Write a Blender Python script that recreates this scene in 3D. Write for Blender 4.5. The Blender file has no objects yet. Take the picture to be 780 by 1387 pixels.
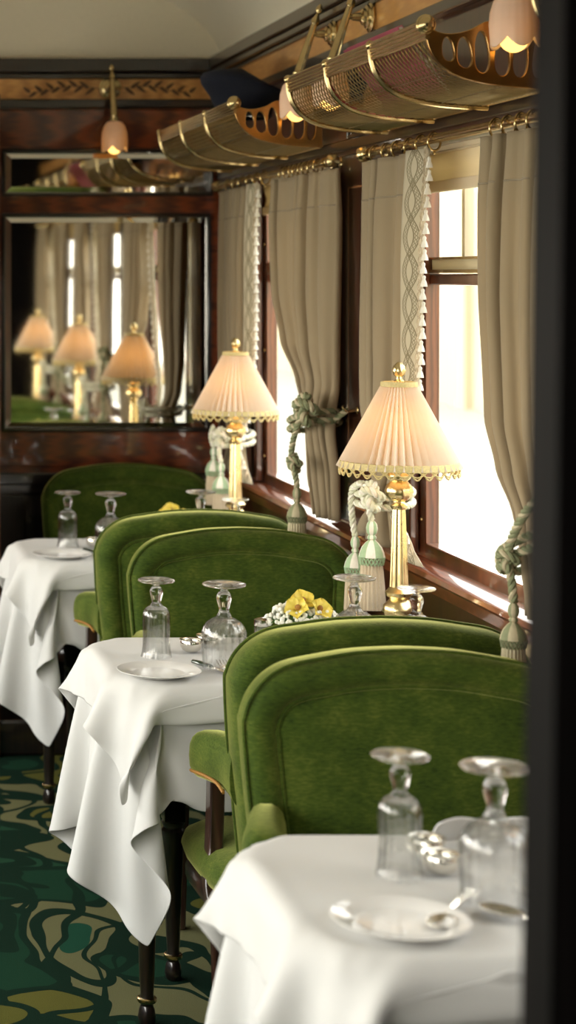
import bpy, bmesh, math, random
import numpy as np
from mathutils import Vector, Matrix
from mathutils.kdtree import KDTree
random.seed(7)
SC = bpy.context.scene
COL = SC.collection
PI = math.pi
# ------------------------------------------------------------------ helpers
class MB:
    """collects vertices and faces (with a material slot and optional uv) for ONE mesh"""
    def __init__(s): s.v, s.f, s.m, s.uv = [], [], [], {}
    def add(s, vs, fs, mi=0, uvs=None):
        b = len(s.v); s.v.extend([tuple(p) for p in vs])
        if uvs:
            for i, q in enumerate(uvs): s.uv[b+i] = q
        for f in fs: s.f.append(tuple(b+i for i in f)); s.m.append(mi)
        return s
    def box(s, x0, x1, y0, y1, z0, z1, mi=0):
        vs = [(x, y, z) for z in (z0, z1) for y in (y0, y1) for x in (x0, x1)]
        return s.add(vs, [(0,2,3,1),(4,5,7,6),(0,1,5,4),(2,6,7,3),(0,4,6,2),(1,3,7,5)], mi)
    def grid(s, fn, nu, nv, cu=False, cv=False, mi=0, uvfn=None, flip=False):
        vs, uv = [], []
        for i in range(nu if cu else nu+1):
            for j in range(nv if cv else nv+1):
                vs.append(fn(i/nu, j/nv))
                if uvfn: uv.append(uvfn(i/nu, j/nv))
        W = nv if cv else nv+1; H = nu if cu else nu+1
        fs = []
        for i in range(nu):
            for j in range(nv):
                a = i*W+j; b = ((i+1) % H)*W+j; c = ((i+1) % H)*W+(j+1) % W; d = i*W+(j+1) % W
                fs.append((a, d, c, b) if flip else (a, b, c, d))
        return s.add(vs, fs, mi, uv or None)
    def tube(s, path, r, n=8, mi=0, closed=False, caps=True, flat=1.0):
        P = [Vector(p) for p in path]; N = len(P)
        R = r if isinstance(r, (list, tuple)) else [r]*N
        up = None; vs = []; fs = []
        for i in range(N):
            a = P[(i-1) % N] if closed else P[max(i-1, 0)]
            b = P[(i+1) % N] if closed else P[min(i+1, N-1)]
            t = (b-a); t = t.normalized() if t.length > 1e-9 else Vector((0,0,1))
            if up is None:
                up = Vector((0,0,1)) if abs(t.z) < .9 else Vector((1,0,0))
            up = up - t*up.dot(t)
            up = up.normalized() if up.length > 1e-6 else t.orthogonal().normalized()
            sd = t.cross(up)
            for k in range(n):
                w = 2*PI*k/n
                vs.append(P[i]+sd*(math.cos(w)*R[i])+up*(math.sin(w)*R[i]*flat))
        for i in range(N if closed else N-1):
            j = (i+1) % N
            for k in range(n):
                fs.append((i*n+k, i*n+(k+1) % n, j*n+(k+1) % n, j*n+k))
        if caps and not closed:
            fs.append(tuple(range(n-1, -1, -1))); fs.append(tuple((N-1)*n+k for k in range(n)))
        return s.add(vs, fs, mi)
    def lathe(s, prof, n=24, o=(0,0,0), M=None, mod=None, mi=0, mifn=None, closed=False):
        """prof: list of (r,z) turned about z; mod(theta,k)->radius factor; M: matrix"""
        vs, fs, mm = [], [], []
        m = len(prof)
        for k in range(n):
            th = 2*PI*k/n
            for i, (r, z) in enumerate(prof):
                q = r*(mod(th, i) if mod else 1)
                p = Vector((q*math.cos(th), q*math.sin(th), z))
                if M: p = M @ p
                vs.append((p.x+o[0], p.y+o[1], p.z+o[2]))
        for k in range(n):
            k2 = (k+1) % n
            for i in range(m if closed else m-1):
                i2 = (i+1) % m
                fs.append((k*m+i, k2*m+i, k2*m+i2, k*m+i2)); mm.append(mifn(k, i) if mifn else mi)
        b = len(s.v); s.v.extend(vs)
        for f, q in zip(fs, mm): s.f.append(tuple(b+i for i in f)); s.m.append(q)
        if not closed:
            for i, rev in ((0, True), (m-1, False)):
                if prof[i][0] > 1e-6:
                    c = [b+k*m+i for k in range(n)]
                    s.f.append(tuple(c[::-1] if rev else c)); s.m.append(mm[0] if rev else mm[-1])
        return s
    def prism(s, poly, fn, t, mi=0):
        """poly: 2D points; fn(a,b,h) -> 3D; extruded h in 0..t"""
        n = len(poly)
        vs = [fn(a, b, 0) for a, b in poly]+[fn(a, b, t) for a, b in poly]
        fs = [tuple(range(n-1, -1, -1)), tuple(range(n, 2*n))]+[(i, (i+1) % n, n+(i+1) % n, n+i) for i in range(n)]
        return s.add(vs, fs, mi)
    def ball(s, c, r, n=10, sq=(1,1,1), mi=0):
        pr = [(max(r*math.sin(PI*i/n), 0), -r*math.cos(PI*i/n)) for i in range(n+1)]
        M = Matrix.Diagonal((sq[0], sq[1], sq[2], 1))
        return s.lathe(pr, max(8, int(n*1.4)), c, M, mi=mi)
    def build(s, name, mats, parent=None, loc=None, angle=40, bevel=0, subd=0, solid=0, kind=None, label=None, fixn=True):
        me = bpy.data.meshes.new(name)
        me.from_pydata([tuple(p) for p in s.v], [], s.f)
        if not isinstance(mats, (list, tuple)): mats = [mats]
        for mt in mats: me.materials.append(mt)
        me.polygons.foreach_set('material_index', s.m)
        if s.uv:
            uvl = me.uv_layers.new(name='UVMap')
            for l in me.loops: uvl.data[l.index].uv = s.uv.get(l.vertex_index, (0, 0))
        bm = bmesh.new(); bm.from_mesh(me)
        bmesh.ops.remove_doubles(bm, verts=bm.verts, dist=1e-6)
        if fixn: bmesh.ops.recalc_face_normals(bm, faces=bm.faces)
        bm.to_mesh(me); bm.free()
        me.polygons.foreach_set('use_smooth', [True]*len(me.polygons))
        me.set_sharp_from_angle(angle=math.radians(angle))
        o = bpy.data.objects.new(name, me); COL.objects.link(o)
        if parent: o.parent = parent
        if loc: o.location = loc
        if solid:
            q = o.modifiers.new('solid', 'SOLIDIFY'); q.thickness = solid; q.offset = 0
        if bevel:
            q = o.modifiers.new('bevel', 'BEVEL'); q.width = bevel; q.segments = 2; q.limit_method = 'ANGLE'
        if subd:
            q = o.modifiers.new('sub', 'SUBSURF'); q.levels = subd; q.render_levels = subd
        if kind: o['kind'] = kind
        if label: o['label'] = label
        return o
def tag(o, label, cat, group=None):
    o['label'] = label; o['category'] = cat
    if group: o['group'] = group
    return o
def thing(name, label, cat, loc=(0,0,0), rz=0, group=None):
    o = bpy.data.objects.new(name, None); COL.objects.link(o)
    o.location = loc; o.rotation_euler = (0,0,rz); o.empty_display_size = .1
    return tag(o, label, cat, group)
def dup(o, parent=None, loc=None, rz=None, label=None, group=None):
    c = o.copy(); COL.objects.link(c)
    if parent: c.parent = parent
    if loc is not None: c.location = loc
    if rz is not None: c.rotation_euler = (0,0,rz)
    if label: c['label'] = label
    if group: c['group'] = group
    for ch in list(o.children): dup(ch, c)
    return c
def lerp_tab(tab, x):
    """tab: rows (x, a, b...) sorted by x; smooth interpolation"""
    if x <= tab[0][0]: return tab[0][1:]
    for p, q in zip(tab, tab[1:]):
        if x <= q[0]:
            t = (x-p[0])/(q[0]-p[0]); t = t*t*(3-2*t)*.5+t*.5
            return tuple(a+(b-a)*t for a, b in zip(p[1:], q[1:]))
    return tab[-1][1:]
def spline(pts, n):
    P = [Vector(p) for p in pts]; out = []
    for i in range(len(P)-1):
        p0 = P[max(i-1, 0)]; p1 = P[i]; p2 = P[i+1]; p3 = P[min(i+2, len(P)-1)]
        for k in range(n):
            t = k/n
            out.append(.5*((2*p1)+(p2-p0)*t+(2*p0-5*p1+4*p2-p3)*t*t+(3*p1-p0-3*p2+p3)*t**3))
    out.append(P[-1]); return out
# ------------------------------------------------------------------ materials
class NT:
    def __init__(s, name):
        s.m = bpy.data.materials.new(name); s.m.use_nodes = True
        s.t = s.m.node_tree; s.t.nodes.clear(); s.out = s.t.nodes.new('ShaderNodeOutputMaterial')
    def n(s, typ, ins=None, **kw):
        q = s.t.nodes.new('ShaderNode'+typ)
        for k, v in kw.items(): setattr(q, k, v)
        for k, v in (ins or {}).items():
            sk = q.inputs[k]
            if isinstance(v, bpy.types.NodeSocket): s.t.links.new(v, sk)
            elif isinstance(v, tuple) and len(v) == 3 and sk.type == 'RGBA': sk.default_value = (*v, 1)
            else: sk.default_value = v
        return q
    def math(s, op, a, b=0.0, c=0.0):
        return s.n('Math', {0: a, 1: b, 2: c}, operation=op).outputs[0]
    def mix(s, f, a, b):
        q = s.n('Mix', {0: f}, data_type='RGBA')
        for i, v in ((6, a), (7, b)):
            if isinstance(v, tuple): q.inputs[i].default_value = (*v, 1)
            else: s.t.links.new(v, q.inputs[i])
        return q.outputs[2]
    def ramp(s, f, stops, interp='LINEAR'):
        q = s.n('ValToRGB', {0: f}); cr = q.color_ramp; cr.interpolation = interp
        while len(cr.elements) < len(stops): cr.elements.new(.5)
        for e, (p, c) in zip(cr.elements, stops): e.position = p; e.color = (*c, 1)
        return q.outputs[0]
    def done(s, sh, disp=None):
        s.t.links.new(sh, s.out.inputs['Surface']); return s.m
    def bump(s, h, st, dist=.002):
        return s.n('Bump', {'Height': h, 'Strength': st, 'Distance': dist}).outputs[0]
    def obj(s, scale=(1,1,1)):
        c = s.n('TexCoord').outputs['Object']
        return s.n('Mapping', {0: c, 'Scale': scale}).outputs[0]
def plain(name, col, rough=.5, metal=0, var=.12, vscale=30, coat=0, **ex):
    t = NT(name); nz = t.n('TexNoise', {'Vector': t.obj(), 'Scale': vscale, 'Detail': 4.0}).outputs[0]
    c = t.mix(nz, tuple(x*(1-var) for x in col), tuple(min(1, x*(1+var)) for x in col))
    ins = {'Base Color': c, 'Roughness': t.math('MULTIPLY_ADD', nz, rough*.3, rough*.85), 'Metallic': metal, 'Coat Weight': coat, 'Coat Roughness': .06}
    ins.update(ex)
    return t.done(t.n('BsdfPrincipled', ins).outputs[0])
def wood(name, a, b, scale=(6, 6, .7), rough=.3, coat=1.0, ws=3.0, spec=.5):
    t = NT(name); co = t.obj(scale)
    nz = t.n('TexNoise', {'Vector': co, 'Scale': 6.0, 'Detail': 6.0, 'Roughness': .6}).outputs[0]
    wv = t.n('TexWave', {'Vector': co, 'Scale': ws, 'Distortion': 5.0, 'Detail': 3.0, 'Detail Scale': 2.0}).outputs[1]
    f = t.math('ADD', t.math('MULTIPLY', nz, .6), t.math('MULTIPLY', wv, .4))
    c = t.ramp(f, [(.25, a), (.75, b)])
    return t.done(t.n('BsdfPrincipled', {'Base Color': c, 'Roughness': rough, 'Specular IOR Level': spec, 'Coat Weight': coat, 'Coat Roughness': .04, 'Coat IOR': 1.6}).outputs[0])
M = {}
M['mahogany'] = wood('mahogany', (.022,.007,.004), (.075,.022,.010))
M['mahogany_h'] = wood('mahogany_across', (.07,.013,.005), (.26,.055,.014), scale=(.9, 6, 7))
M['sash'] = wood('sash_mahogany', (.085,.022,.008), (.20,.055,.019), scale=(6, 2, 1))
M['frame'] = wood('window_mahogany', (.11,.028,.010), (.26,.072,.025), scale=(6, 2, 1))
M['dark_wood'] = wood('ebonised_mahogany', (.005,.0028,.0022), (.014,.006,.0045))
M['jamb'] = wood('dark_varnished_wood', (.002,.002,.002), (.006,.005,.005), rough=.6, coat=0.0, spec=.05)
M['chair_wood'] = wood('chair_mahogany', (.018,.007,.005), (.06,.022,.014), rough=.3, coat=.6)
M['satinwood'] = wood('satinwood', (.55,.25,.065), (.78,.40,.12), scale=(1.5, 1.5, 9), rough=.35, coat=.5)
M['inlay'] = plain('marquetry_brown', (.13,.06,.02), .4, var=.3)
M['inlay_gold'] = plain('marquetry_gold', (.36,.16,.06), .35, var=.3, coat=1)
M['ceiling'] = plain('cream_ceiling_paint', (.80,.72,.56), .6, var=.04, vscale=60)
M['brass'] = plain('old_brass', (.62,.47,.23), .25, 1, var=.2)
M['net'] = plain('tarnished_brass', (.36,.28,.14), .35, 1, var=.3)
M['lamplit_brass'] = plain('lamplit_polished_brass', (.50,.29,.10), .25, 1, var=.3)  # orange glow of the wall lamps put into the end plates' colour
M['gilt'] = plain('polished_gilt_brass', (.84,.66,.33), .28, 1, var=.08)
M['silver'] = plain('silver_plate', (.80,.77,.70), .15, 1, var=.06)
M['porcelain'] = plain('white_porcelain', (.90,.89,.87), .10, var=.01)
M['felt'] = plain('navy_felt', (.004,.006,.016), .95, var=.3, vscale=90)
M['cap_peak'] = plain('black_patent', (.008,.008,.010), .15, coat=1)
M['mag'] = plain('crimson_cover', (.42,.06,.12), .3, coat=.5)
M['paper'] = plain('paper_edges', (.75,.70,.62), .7)
M['tassel_cream'] = plain('cream_thread', (.52,.43,.30), .85, var=.15, vscale=200)
M['tassel_white'] = plain('white_thread', (.82,.78,.68), .85, var=.1, vscale=200)
M['tassel_green'] = plain('pale_green_thread', (.36,.50,.30), .85, var=.15, vscale=200)
M['rope_sage'] = plain('sage_cord', (.22,.24,.13), .8, var=.25, vscale=150)
M['rope_cream'] = plain('cream_cord', (.50,.44,.29), .8, var=.2, vscale=150)
M['rope_pale'] = plain('pale_cord', (.68,.68,.52), .8, var=.15, vscale=150)
M['gimp'] = plain('gold_braid', (.62,.50,.22), .6, var=.35, vscale=250)
M['gimp_orange'] = plain('orange_braid', (.36,.17,.03), .7, var=.3, vscale=250)
M['petal'] = plain('yellow_petal', (.98,.76,.13), .5, var=.15, vscale=40)
M['floret'] = plain('white_floret', (.88,.88,.78), .6, var=.06, vscale=40)
M['leaf'] = plain('green_leaf', (.07,.16,.03), .4, var=.3)
M['knife_grip'] = plain('dark_green_grip', (.012,.03,.015), .15, coat=1)
M['platform'] = plain('pale_platform', (.21,.195,.155), .9, var=.08, vscale=2)
M['ballast'] = plain('pale_ballast', (.55,.53,.46), .9, var=.1, vscale=2)
M['station'] = plain('cream_station_wall', (.34,.29,.19), .9, var=.10, vscale=1)
M['mirror'] = plain('mirror_silvering', (.86,.85,.80), .03, 1, var=.01)
M['blind'] = None
def m_glass(name, tfac):
    t = NT(name)
    g = t.n('BsdfGlass', {'Color': (1,1,1), 'Roughness': 0.0, 'IOR': 1.48}).outputs[0]
    tr = t.n('BsdfTransparent', {'Color': (.99,.99,.99)}).outputs[0]
    return t.done(t.n('MixShader', {0: tfac, 1: g, 2: tr}).outputs[0])
M['crystal'] = m_glass('clear_crystal', .30)
def m_bowl():
    t = NT('blown_crystal')
    fc = t.n('LayerWeight', {'Blend': .5}).outputs['Facing']
    tint = t.mix(t.math('POWER', fc, 4.0), (.99,.995,.995), (.66,.69,.68))
    tr = t.n('BsdfTransparent', {'Color': tint}).outputs[0]
    gl = t.n('BsdfGlossy', {'Roughness': .02}).outputs[0]
    f = t.math('MULTIPLY_ADD', t.math('POWER', fc, 2.5), .55, .05)
    a = t.n('MixShader', {0: f, 1: tr, 2: gl}).outputs[0]
    g = t.n('BsdfGlass', {'Color': (1,1,1), 'Roughness': 0.0, 'IOR': 1.48}).outputs[0]
    return t.done(t.n('MixShader', {0: .2, 1: a, 2: g}).outputs[0])
M['bowl'] = m_bowl()
def m_pane():
    t = NT('window_glass')
    f = t.math('MULTIPLY_ADD', t.math('POWER', t.n('LayerWeight', {'Blend': .5}).outputs['Facing'], 5.0), .5, .03)
    gl = t.n('BsdfGlossy', {'Roughness': 0.0}).outputs[0]
    tr = t.n('BsdfTransparent', {'Color': (.97,.97,.95)}).outputs[0]
    return t.done(t.n('MixShader', {0: f, 1: tr, 2: gl}).outputs[0])
M['pane'] = m_pane()
def m_velvet():
    t = NT('green_velvet'); co = t.obj()
    n1 = t.n('TexNoise', {'Vector': co, 'Scale': 9.0, 'Detail': 5.0, 'Roughness': .65}).outputs[0]
    st = t.n('TexNoise', {'Vector': t.obj((26, 26, 90)), 'Scale': 3.0, 'Detail': 4.0}).outputs[0]
    n2 = t.n('TexNoise', {'Vector': co, 'Scale': 260.0, 'Detail': 2.0}).outputs[0]
    f = t.math('ADD', t.math('MULTIPLY', n1, .62), t.math('MULTIPLY', st, .38))
    c = t.ramp(f, [(.36, (.022,.046,.006)), (.5, (.050,.086,.010)), (.66, (.110,.140,.022))])
    b = t.bump(n2, .5, .0015)
    p = t.n('BsdfPrincipled', {'Base Color': c, 'Roughness': .85, 'Specular IOR Level': .15, 'Sheen Weight': .65, 'Sheen Roughness': .42, 'Sheen Tint': (1.0,1.0,.34), 'Normal': b}).outputs[0]
    return t.done(p)
M['velvet'] = m_velvet()
def m_cloth(name, col, tr=.2, wv=900, strength=.15, var=.06, trcol=None, rough=.9):
    t = NT(name); co = t.obj()
    n1 = t.n('TexNoise', {'Vector': co, 'Scale': 5.0, 'Detail': 3.0}).outputs[0]
    n2 = t.n('TexNoise', {'Vector': co, 'Scale': float(wv), 'Detail': 1.0}).outputs[0]
    c = t.mix(n1, tuple(x*(1-var) for x in col), tuple(min(1, x*(1+var)) for x in col))
    b = t.bump(n2, strength, .001)
    d = t.n('BsdfPrincipled', {'Base Color': c, 'Roughness': rough, 'Specular IOR Level': .2, 'Sheen Weight': .15, 'Normal': b}).outputs[0]
    s = t.n('BsdfTranslucent', {'Color': trcol or col}).outputs[0]
    return t.done(t.n('MixShader', {0: tr, 1: d, 2: s}).outputs[0])
M['damask'] = m_cloth('white_table_linen', (.79,.785,.765), .12, var=.015)
M['linen'] = m_cloth('taupe_curtain_linen', (.37,.295,.19), .25, trcol=(.54,.41,.24), wv=500)
M['seam'] = plain('taupe_stitching', (.27,.22,.15), .9)
M['lining'] = m_cloth('cream_lining', (.70,.62,.45), .3)
M['blind'] = m_cloth('cream_blind_cloth', (.78,.70,.54), .35, trcol=(.85,.72,.45))
def m_band():
    t = NT('embroidered_border'); uv = t.n('TexCoord').outputs['UV']
    sp = t.n('SeparateXYZ', {0: uv}); u, v = sp.outputs[0], sp.outputs[1]
    L = []
    for off in (0.0, PI):
        ph = t.math('MULTIPLY_ADD', v, 2*PI/.16, off)
        cx = t.math('MULTIPLY', t.math('SINE', ph), .021)
        dst = t.math('ABSOLUTE', t.math('SUBTRACT', u, cx))
        e = t.math('ABSOLUTE', t.math('SUBTRACT', dst, .0085))
        L.append(t.math('LESS_THAN', e, .0020))
        ch = t.math('SINE', t.math('MULTIPLY', v, 2*PI/.018))
        w = t.math('MULTIPLY_ADD', t.math('ABSOLUTE', ch), .0035, .0008)
        e2 = t.math('ABSOLUTE', t.math('SUBTRACT', dst, w))
        L.append(t.math('LESS_THAN', e2, .0013))
    m = L[0]
    for q in L[1:]: m = t.math('MAXIMUM', m, q)
    nz = t.n('TexNoise', {'Vector': uv, 'Scale': 400.0}).outputs[0]
    c = t.mix(t.math('MULTIPLY', m, .85), (.64,.57,.42), (.20,.16,.08))
    b = t.bump(t.math('ADD', m, t.math('MULTIPLY', nz, .3)), .5, .002)
    d = t.n('BsdfPrincipled', {'Base Color': c, 'Roughness': .85, 'Normal': b}).outputs[0]
    s = t.n('BsdfTranslucent', {'Color': c}).outputs[0]
    return t.done(t.n('MixShader', {0: .25, 1: d, 2: s}).outputs[0])
M['band'] = m_band()
def m_shade():
    t = NT('pleated_silk'); co = t.obj()
    nz = t.n('TexNoise', {'Vector': co, 'Scale': 60.0, 'Detail': 2.0}).outputs[0]
    c = t.mix(nz, (.77,.69,.59), (.84,.77,.68))
    d = t.n('BsdfPrincipled', {'Base Color': c, 'Roughness': .7, 'Sheen Weight': .3}).outputs[0]
    s = t.n('BsdfTranslucent', {'Color': (.92,.72,.44)}).outputs[0]
    return t.done(t.n('MixShader', {0: .24, 1: d, 2: s}).outputs[0])
M['shade'] = m_shade()
def m_frost():
    t = NT('frosted_pink_glass'); co = t.obj()
    nz = t.n('TexNoise', {'Vector': co, 'Scale': 40.0}).outputs[0]
    c = t.mix(nz, (.84,.74,.66), (.90,.80,.72))
    d = t.n('BsdfPrincipled', {'Base Color': c, 'Roughness': .35, 'Coat Weight': .3}).outputs[0]
    s = t.n('BsdfTranslucent', {'Color': (.95,.80,.62)}).outputs[0]
    return t.done(t.n('MixShader', {0: .35, 1: d, 2: s}).outputs[0])
M['frost'] = m_frost()
def emit(name, col, st):
    t = NT(name); nz = t.n('TexNoise', {'Vector': t.obj(), 'Scale': 20.0}).outputs[0]
    c = t.mix(nz, col, tuple(min(1, x*1.05) for x in col))
    return t.done(t.n('Emission', {'Color': c, 'Strength': st}).outputs[0])
M['bulb'] = emit('glowing_bulb', (1.0,.52,.13), 1.6)
M['lamp_bulb'] = emit('lamp_bulb_glow', (1.0,.58,.25), 10.0)
def m_carpet():
    t = NT('patterned_carpet'); co = t.obj()
    w = t.n('TexNoise', {'Vector': co, 'Scale': 3.2, 'Detail': 1.0}).outputs[1]
    q = t.n('VectorMath', {0: w, 1: (.5,.5,.5)}, operation='SUBTRACT').outputs[0]
    q = t.n('VectorMath', {0: q, 'Scale': .75}, operation='SCALE').outputs[0]
    p = t.n('VectorMath', {0: co, 1: q}, operation='ADD').outputs[0]
    p = t.n('Mapping', {0: p, 'Scale': (1.0, .78, 1.0), 'Rotation': (0, 0, .5)}).outputs[0]
    vo = t.n('TexVoronoi', {'Vector': p, 'Scale': 1.9, 'Randomness': .95}, feature='F1', distance='EUCLIDEAN')
    ed = t.n('TexVoronoi', {'Vector': p, 'Scale': 1.9, 'Randomness': .95}, feature='DISTANCE_TO_EDGE').outputs[0]
    r = t.n('SeparateColor', {0: vo.outputs['Color']}).outputs[0]
    base = t.ramp(r, [(0, (.012,.056,.027)), (.28, (.150,.142,.026)), (.50, (.020,.076,.037)), (.62, (.165,.152,.030)), (.90, (.22,.21,.095))], 'CONSTANT')
    ring = t.math('ABSOLUTE', t.math('SUBTRACT', vo.outputs['Distance'], .42))
    ringm = t.math('LESS_THAN', ring, .05)
    inner = t.math('LESS_THAN', vo.outputs['Distance'], .20)
    dark = (.006,.025,.013)
    c = t.mix(ringm, base, dark)
    c = t.mix(t.math('MULTIPLY', inner, t.math('GREATER_THAN', r, .3)), c, (.016,.09,.05))
    c = t.mix(t.math('LESS_THAN', ed, .045), c, dark)
    vein = t.n('TexWave', {'Vector': p, 'Scale': 1.6, 'Distortion': 4.0, 'Detail': 0.0}).outputs[1]
    c = t.mix(t.math('GREATER_THAN', vein, .93), c, dark)
    pile = t.n('TexNoise', {'Vector': co, 'Scale': 420.0, 'Detail': 2.0}).outputs[0]
    c = t.mix(t.math('MULTIPLY', pile, .5), c, (.006,.02,.012))
    b = t.bump(pile, .6, .004)
    return t.done(t.n('BsdfPrincipled', {'Base Color': c, 'Roughness': 1.0, 'Specular IOR Level': .1, 'Normal': b}).outputs[0])
M['carpet'] = m_carpet()
# ------------------------------------------------------------------ layout (metres; camera over the aisle, +Y along the carriage)
XW, XG, XS, XO = 1.475, 1.518, 1.42, 1.526        # window wall, glass, nose of the sill
D = 7.05                              # mirrored partition
WIN = [(2.19, 3.06), (3.845, 4.717), (5.50, 6.372)]
WINL = [(-1.35, .05), (.20, 1.58), (1.75, 3.38), (3.55, 5.18), (5.35, 6.90)]
TABY = [2.715, 4.335, 6.06]; TX = 1.025
def struct(o): o['kind'] = 'structure'; return o
def sb(name, mats, *boxes, bevel=0, parent=None):
    m = MB()
    for b in boxes: m.box(*b)
    o = m.build(name, mats, parent, bevel=bevel)
    return o if parent else struct(o)
Y0, Y1 = -1.6, 7.2
sb('floor', M['carpet'], (-1.6, 1.6, Y0, Y1, -.06, 0))
def vault(X): return 2.38+.44*math.sqrt(max(0, 1-(X/1.475)**2))
mb = MB()
def cfn(u, v):
    th = PI*u; X = -1.475*math.cos(th)
    return (X, Y0+(Y1-Y0)*v, 2.38+.44*math.sin(th))
mb.grid(cfn, 48, 1)
mb.grid(lambda u, v: (lambda p: (p[0]*1.03, p[1], p[2]+.05))(cfn(u, v)), 48, 1)
struct(mb.build('ceiling', M['ceiling']))
# window wall: dado, pilaster strips, header
def side_wall(name, s, mat):
    bx = lambda a, b, *r: (min(s*a, s*b), max(s*a, s*b), *r)
    boxes = [bx(XW, XO, Y0, Y1, 0, .90), bx(XW, XO, Y0, Y1, 1.935, 2.40)]
    ys = [Y0]+[q for w in (WIN if s > 0 else WINL) for q in (w[0]-.075, w[1]+.075)]+[Y1]
    for a, b in zip(ys[::2], ys[1::2]): boxes.append(bx(XW, XO, a, b, .90, 1.935))
    return sb(name, mat, *boxes)
side_wall('wall_right', 1, M['mahogany'])
side_wall('wall_left', -1, M['mahogany'])
# back partition up into the vault
mb = MB(); n = 40
pts = [(-1.475, 0), (1.475, 0)]+[(1.475*math.cos(PI*i/n), 2.38+.44*math.sin(PI*i/n)) for i in range(n+1)]
mb.prism(pts, lambda a, b, h: (a, D+h, b), .1)
struct(mb.build('wall_back', M['ceiling']))
sb('wall_back_panel', M['mahogany_h'], (-1.47, 1.47, D-.012, D-.001, .86, 2.24), (-1.47, .49, D-.012, D-.001, .0, .859), (-1.47, 1.47, D-.022, D-.012, 2.06, 2.20), (.55, 1.47, D-.024, D-.012, 1.818, 1.892), (.55, 1.47, D-.022, D-.012, .90, 1.028), bevel=.003)
sb('trim_1', M['dark_wood'], (-1.47, 1.47, D-.05, D-.001, 2.335, 2.385), (-1.47, 1.47, D-.032, D-.001, 2.312, 2.335), (-1.47, 1.47, D-.03, D-.001, 2.205, 2.2385), (.55, 1.47, D-.02, D-.001, 0, .85), (.55, 1.47, D-.034, D-.012, .835, .88), (.55, 1.47, D-.04, D-.012, 0, .14), bevel=.006)
sb('trim_2', M['dark_wood'], (.66, .76, D-.033, D-.02, .18, .80), (1.32, 1.42, D-.033, D-.02, .18, .80), (.76, 1.32, D-.033, D-.02, .72, .80), bevel=.004)
fz = sb('trim_3', M['satinwood'], (-1.47, 1.47, D-.016, D-.001, 2.2385, 2.312))
# inlaid laurel sprays on the frieze of the partition
def leaf_poly(c, ang, L, w):
    P = []
    for i in range(14):
        t = 2*PI*i/14; x = math.cos(t)*L/2; y = math.sin(t)*w/2*(1-.35*math.cos(t))
        P.append((c[0]+x*math.cos(ang)-y*math.sin(ang), c[1]+x*math.sin(ang)+y*math.cos(ang)))
    return P
mb = MB()
for sgn in (-1, 1):
    bx = 1.072
    mb.tube([(bx+sgn*(.03+.25*i/10), D-.0165, 2.275+.012*math.sin(i/10*PI*1.5)) for i in range(11)], .0014, 5)
    for i in range(12):
        t = (i+.5)/12; c = (bx+sgn*(.05+.25*t), 2.275+.012*math.sin(t*PI*1.5))
        up = 1 if i % 2 else -1
        a = up*.65 if sgn > 0 else PI-up*.65
        c = (c[0]+.016*math.cos(a), c[1]+.016*math.sin(a))
        mb.prism(leaf_poly(c, a, .044-.012*t, .013), lambda a_, b_, h: (a_, D-.0162-h, b_), .0008)
mb.build('inlaid_spray', M['inlay'], fz)
# cornice and frieze along the window wall and the aisle wall
for s, nm, n2 in ((1, 'trim_4', 'trim_5'), (-1, 'trim_6', 'trim_7')):
    bx = lambda a, b, *r: (min(s*a, s*b), max(s*a, s*b), *r)
    sb(nm, M['dark_wood'], bx(1.425, 1.474, Y0, D-.052, 2.345, 2.388), bx(1.437, 1.474, Y0, D-.052, 2.322, 2.345), bx(1.45, 1.474, Y0, D-.052, 2.305, 2.322), bx(1.445, 1.474, Y0, D-.052, 2.205, 2.2345), bx(1.455, 1.474, Y0, D-.03, 1.94, 1.972), bevel=.004)
    sb(n2, M['satinwood'], bx(1.458, 1.474, Y0, D-.018, 2.2345, 2.305))
# carriage end behind the camera and the partition whose jamb closes the picture
sb('wall_front', M['jamb'], (-1.5, 1.5, Y0-.06, Y0, 0, 2.85))  # unseen end wall, added to keep light from behind off the jamb
mb = MB(); ex = lambda z: .566+.0139*(z-1.81)
mb.prism([(ex(0), 0), (1.47, 0), (1.47, 2.37), (1.0, 2.70), (ex(2.75), 2.75)], lambda a, b, h: (a, 1.46+h, b), .06)
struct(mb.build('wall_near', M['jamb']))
mb = MB()
for o_, w_ in ((.028, .012), (.055, .01)):
    mb.prism([(ex(0)+o_, 0), (ex(0)+o_+w_, 0), (ex(2.6)+o_+w_, 2.6), (ex(2.6)+o_, 2.6)], lambda a, b, h: (a, 1.45+h, b), .0098)
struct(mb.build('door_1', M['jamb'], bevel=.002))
# low dark plinth at the foot of the partition, and the return post at the aisle
sb('trim_8', M['dark_wood'], (.60, .95, 6.42, 7.0, 0, .12), bevel=.01)
sb('trim_9', M['frame'], (.50, .612, 6.39, 7.02, 0, 2.20), bevel=.006)
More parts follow.
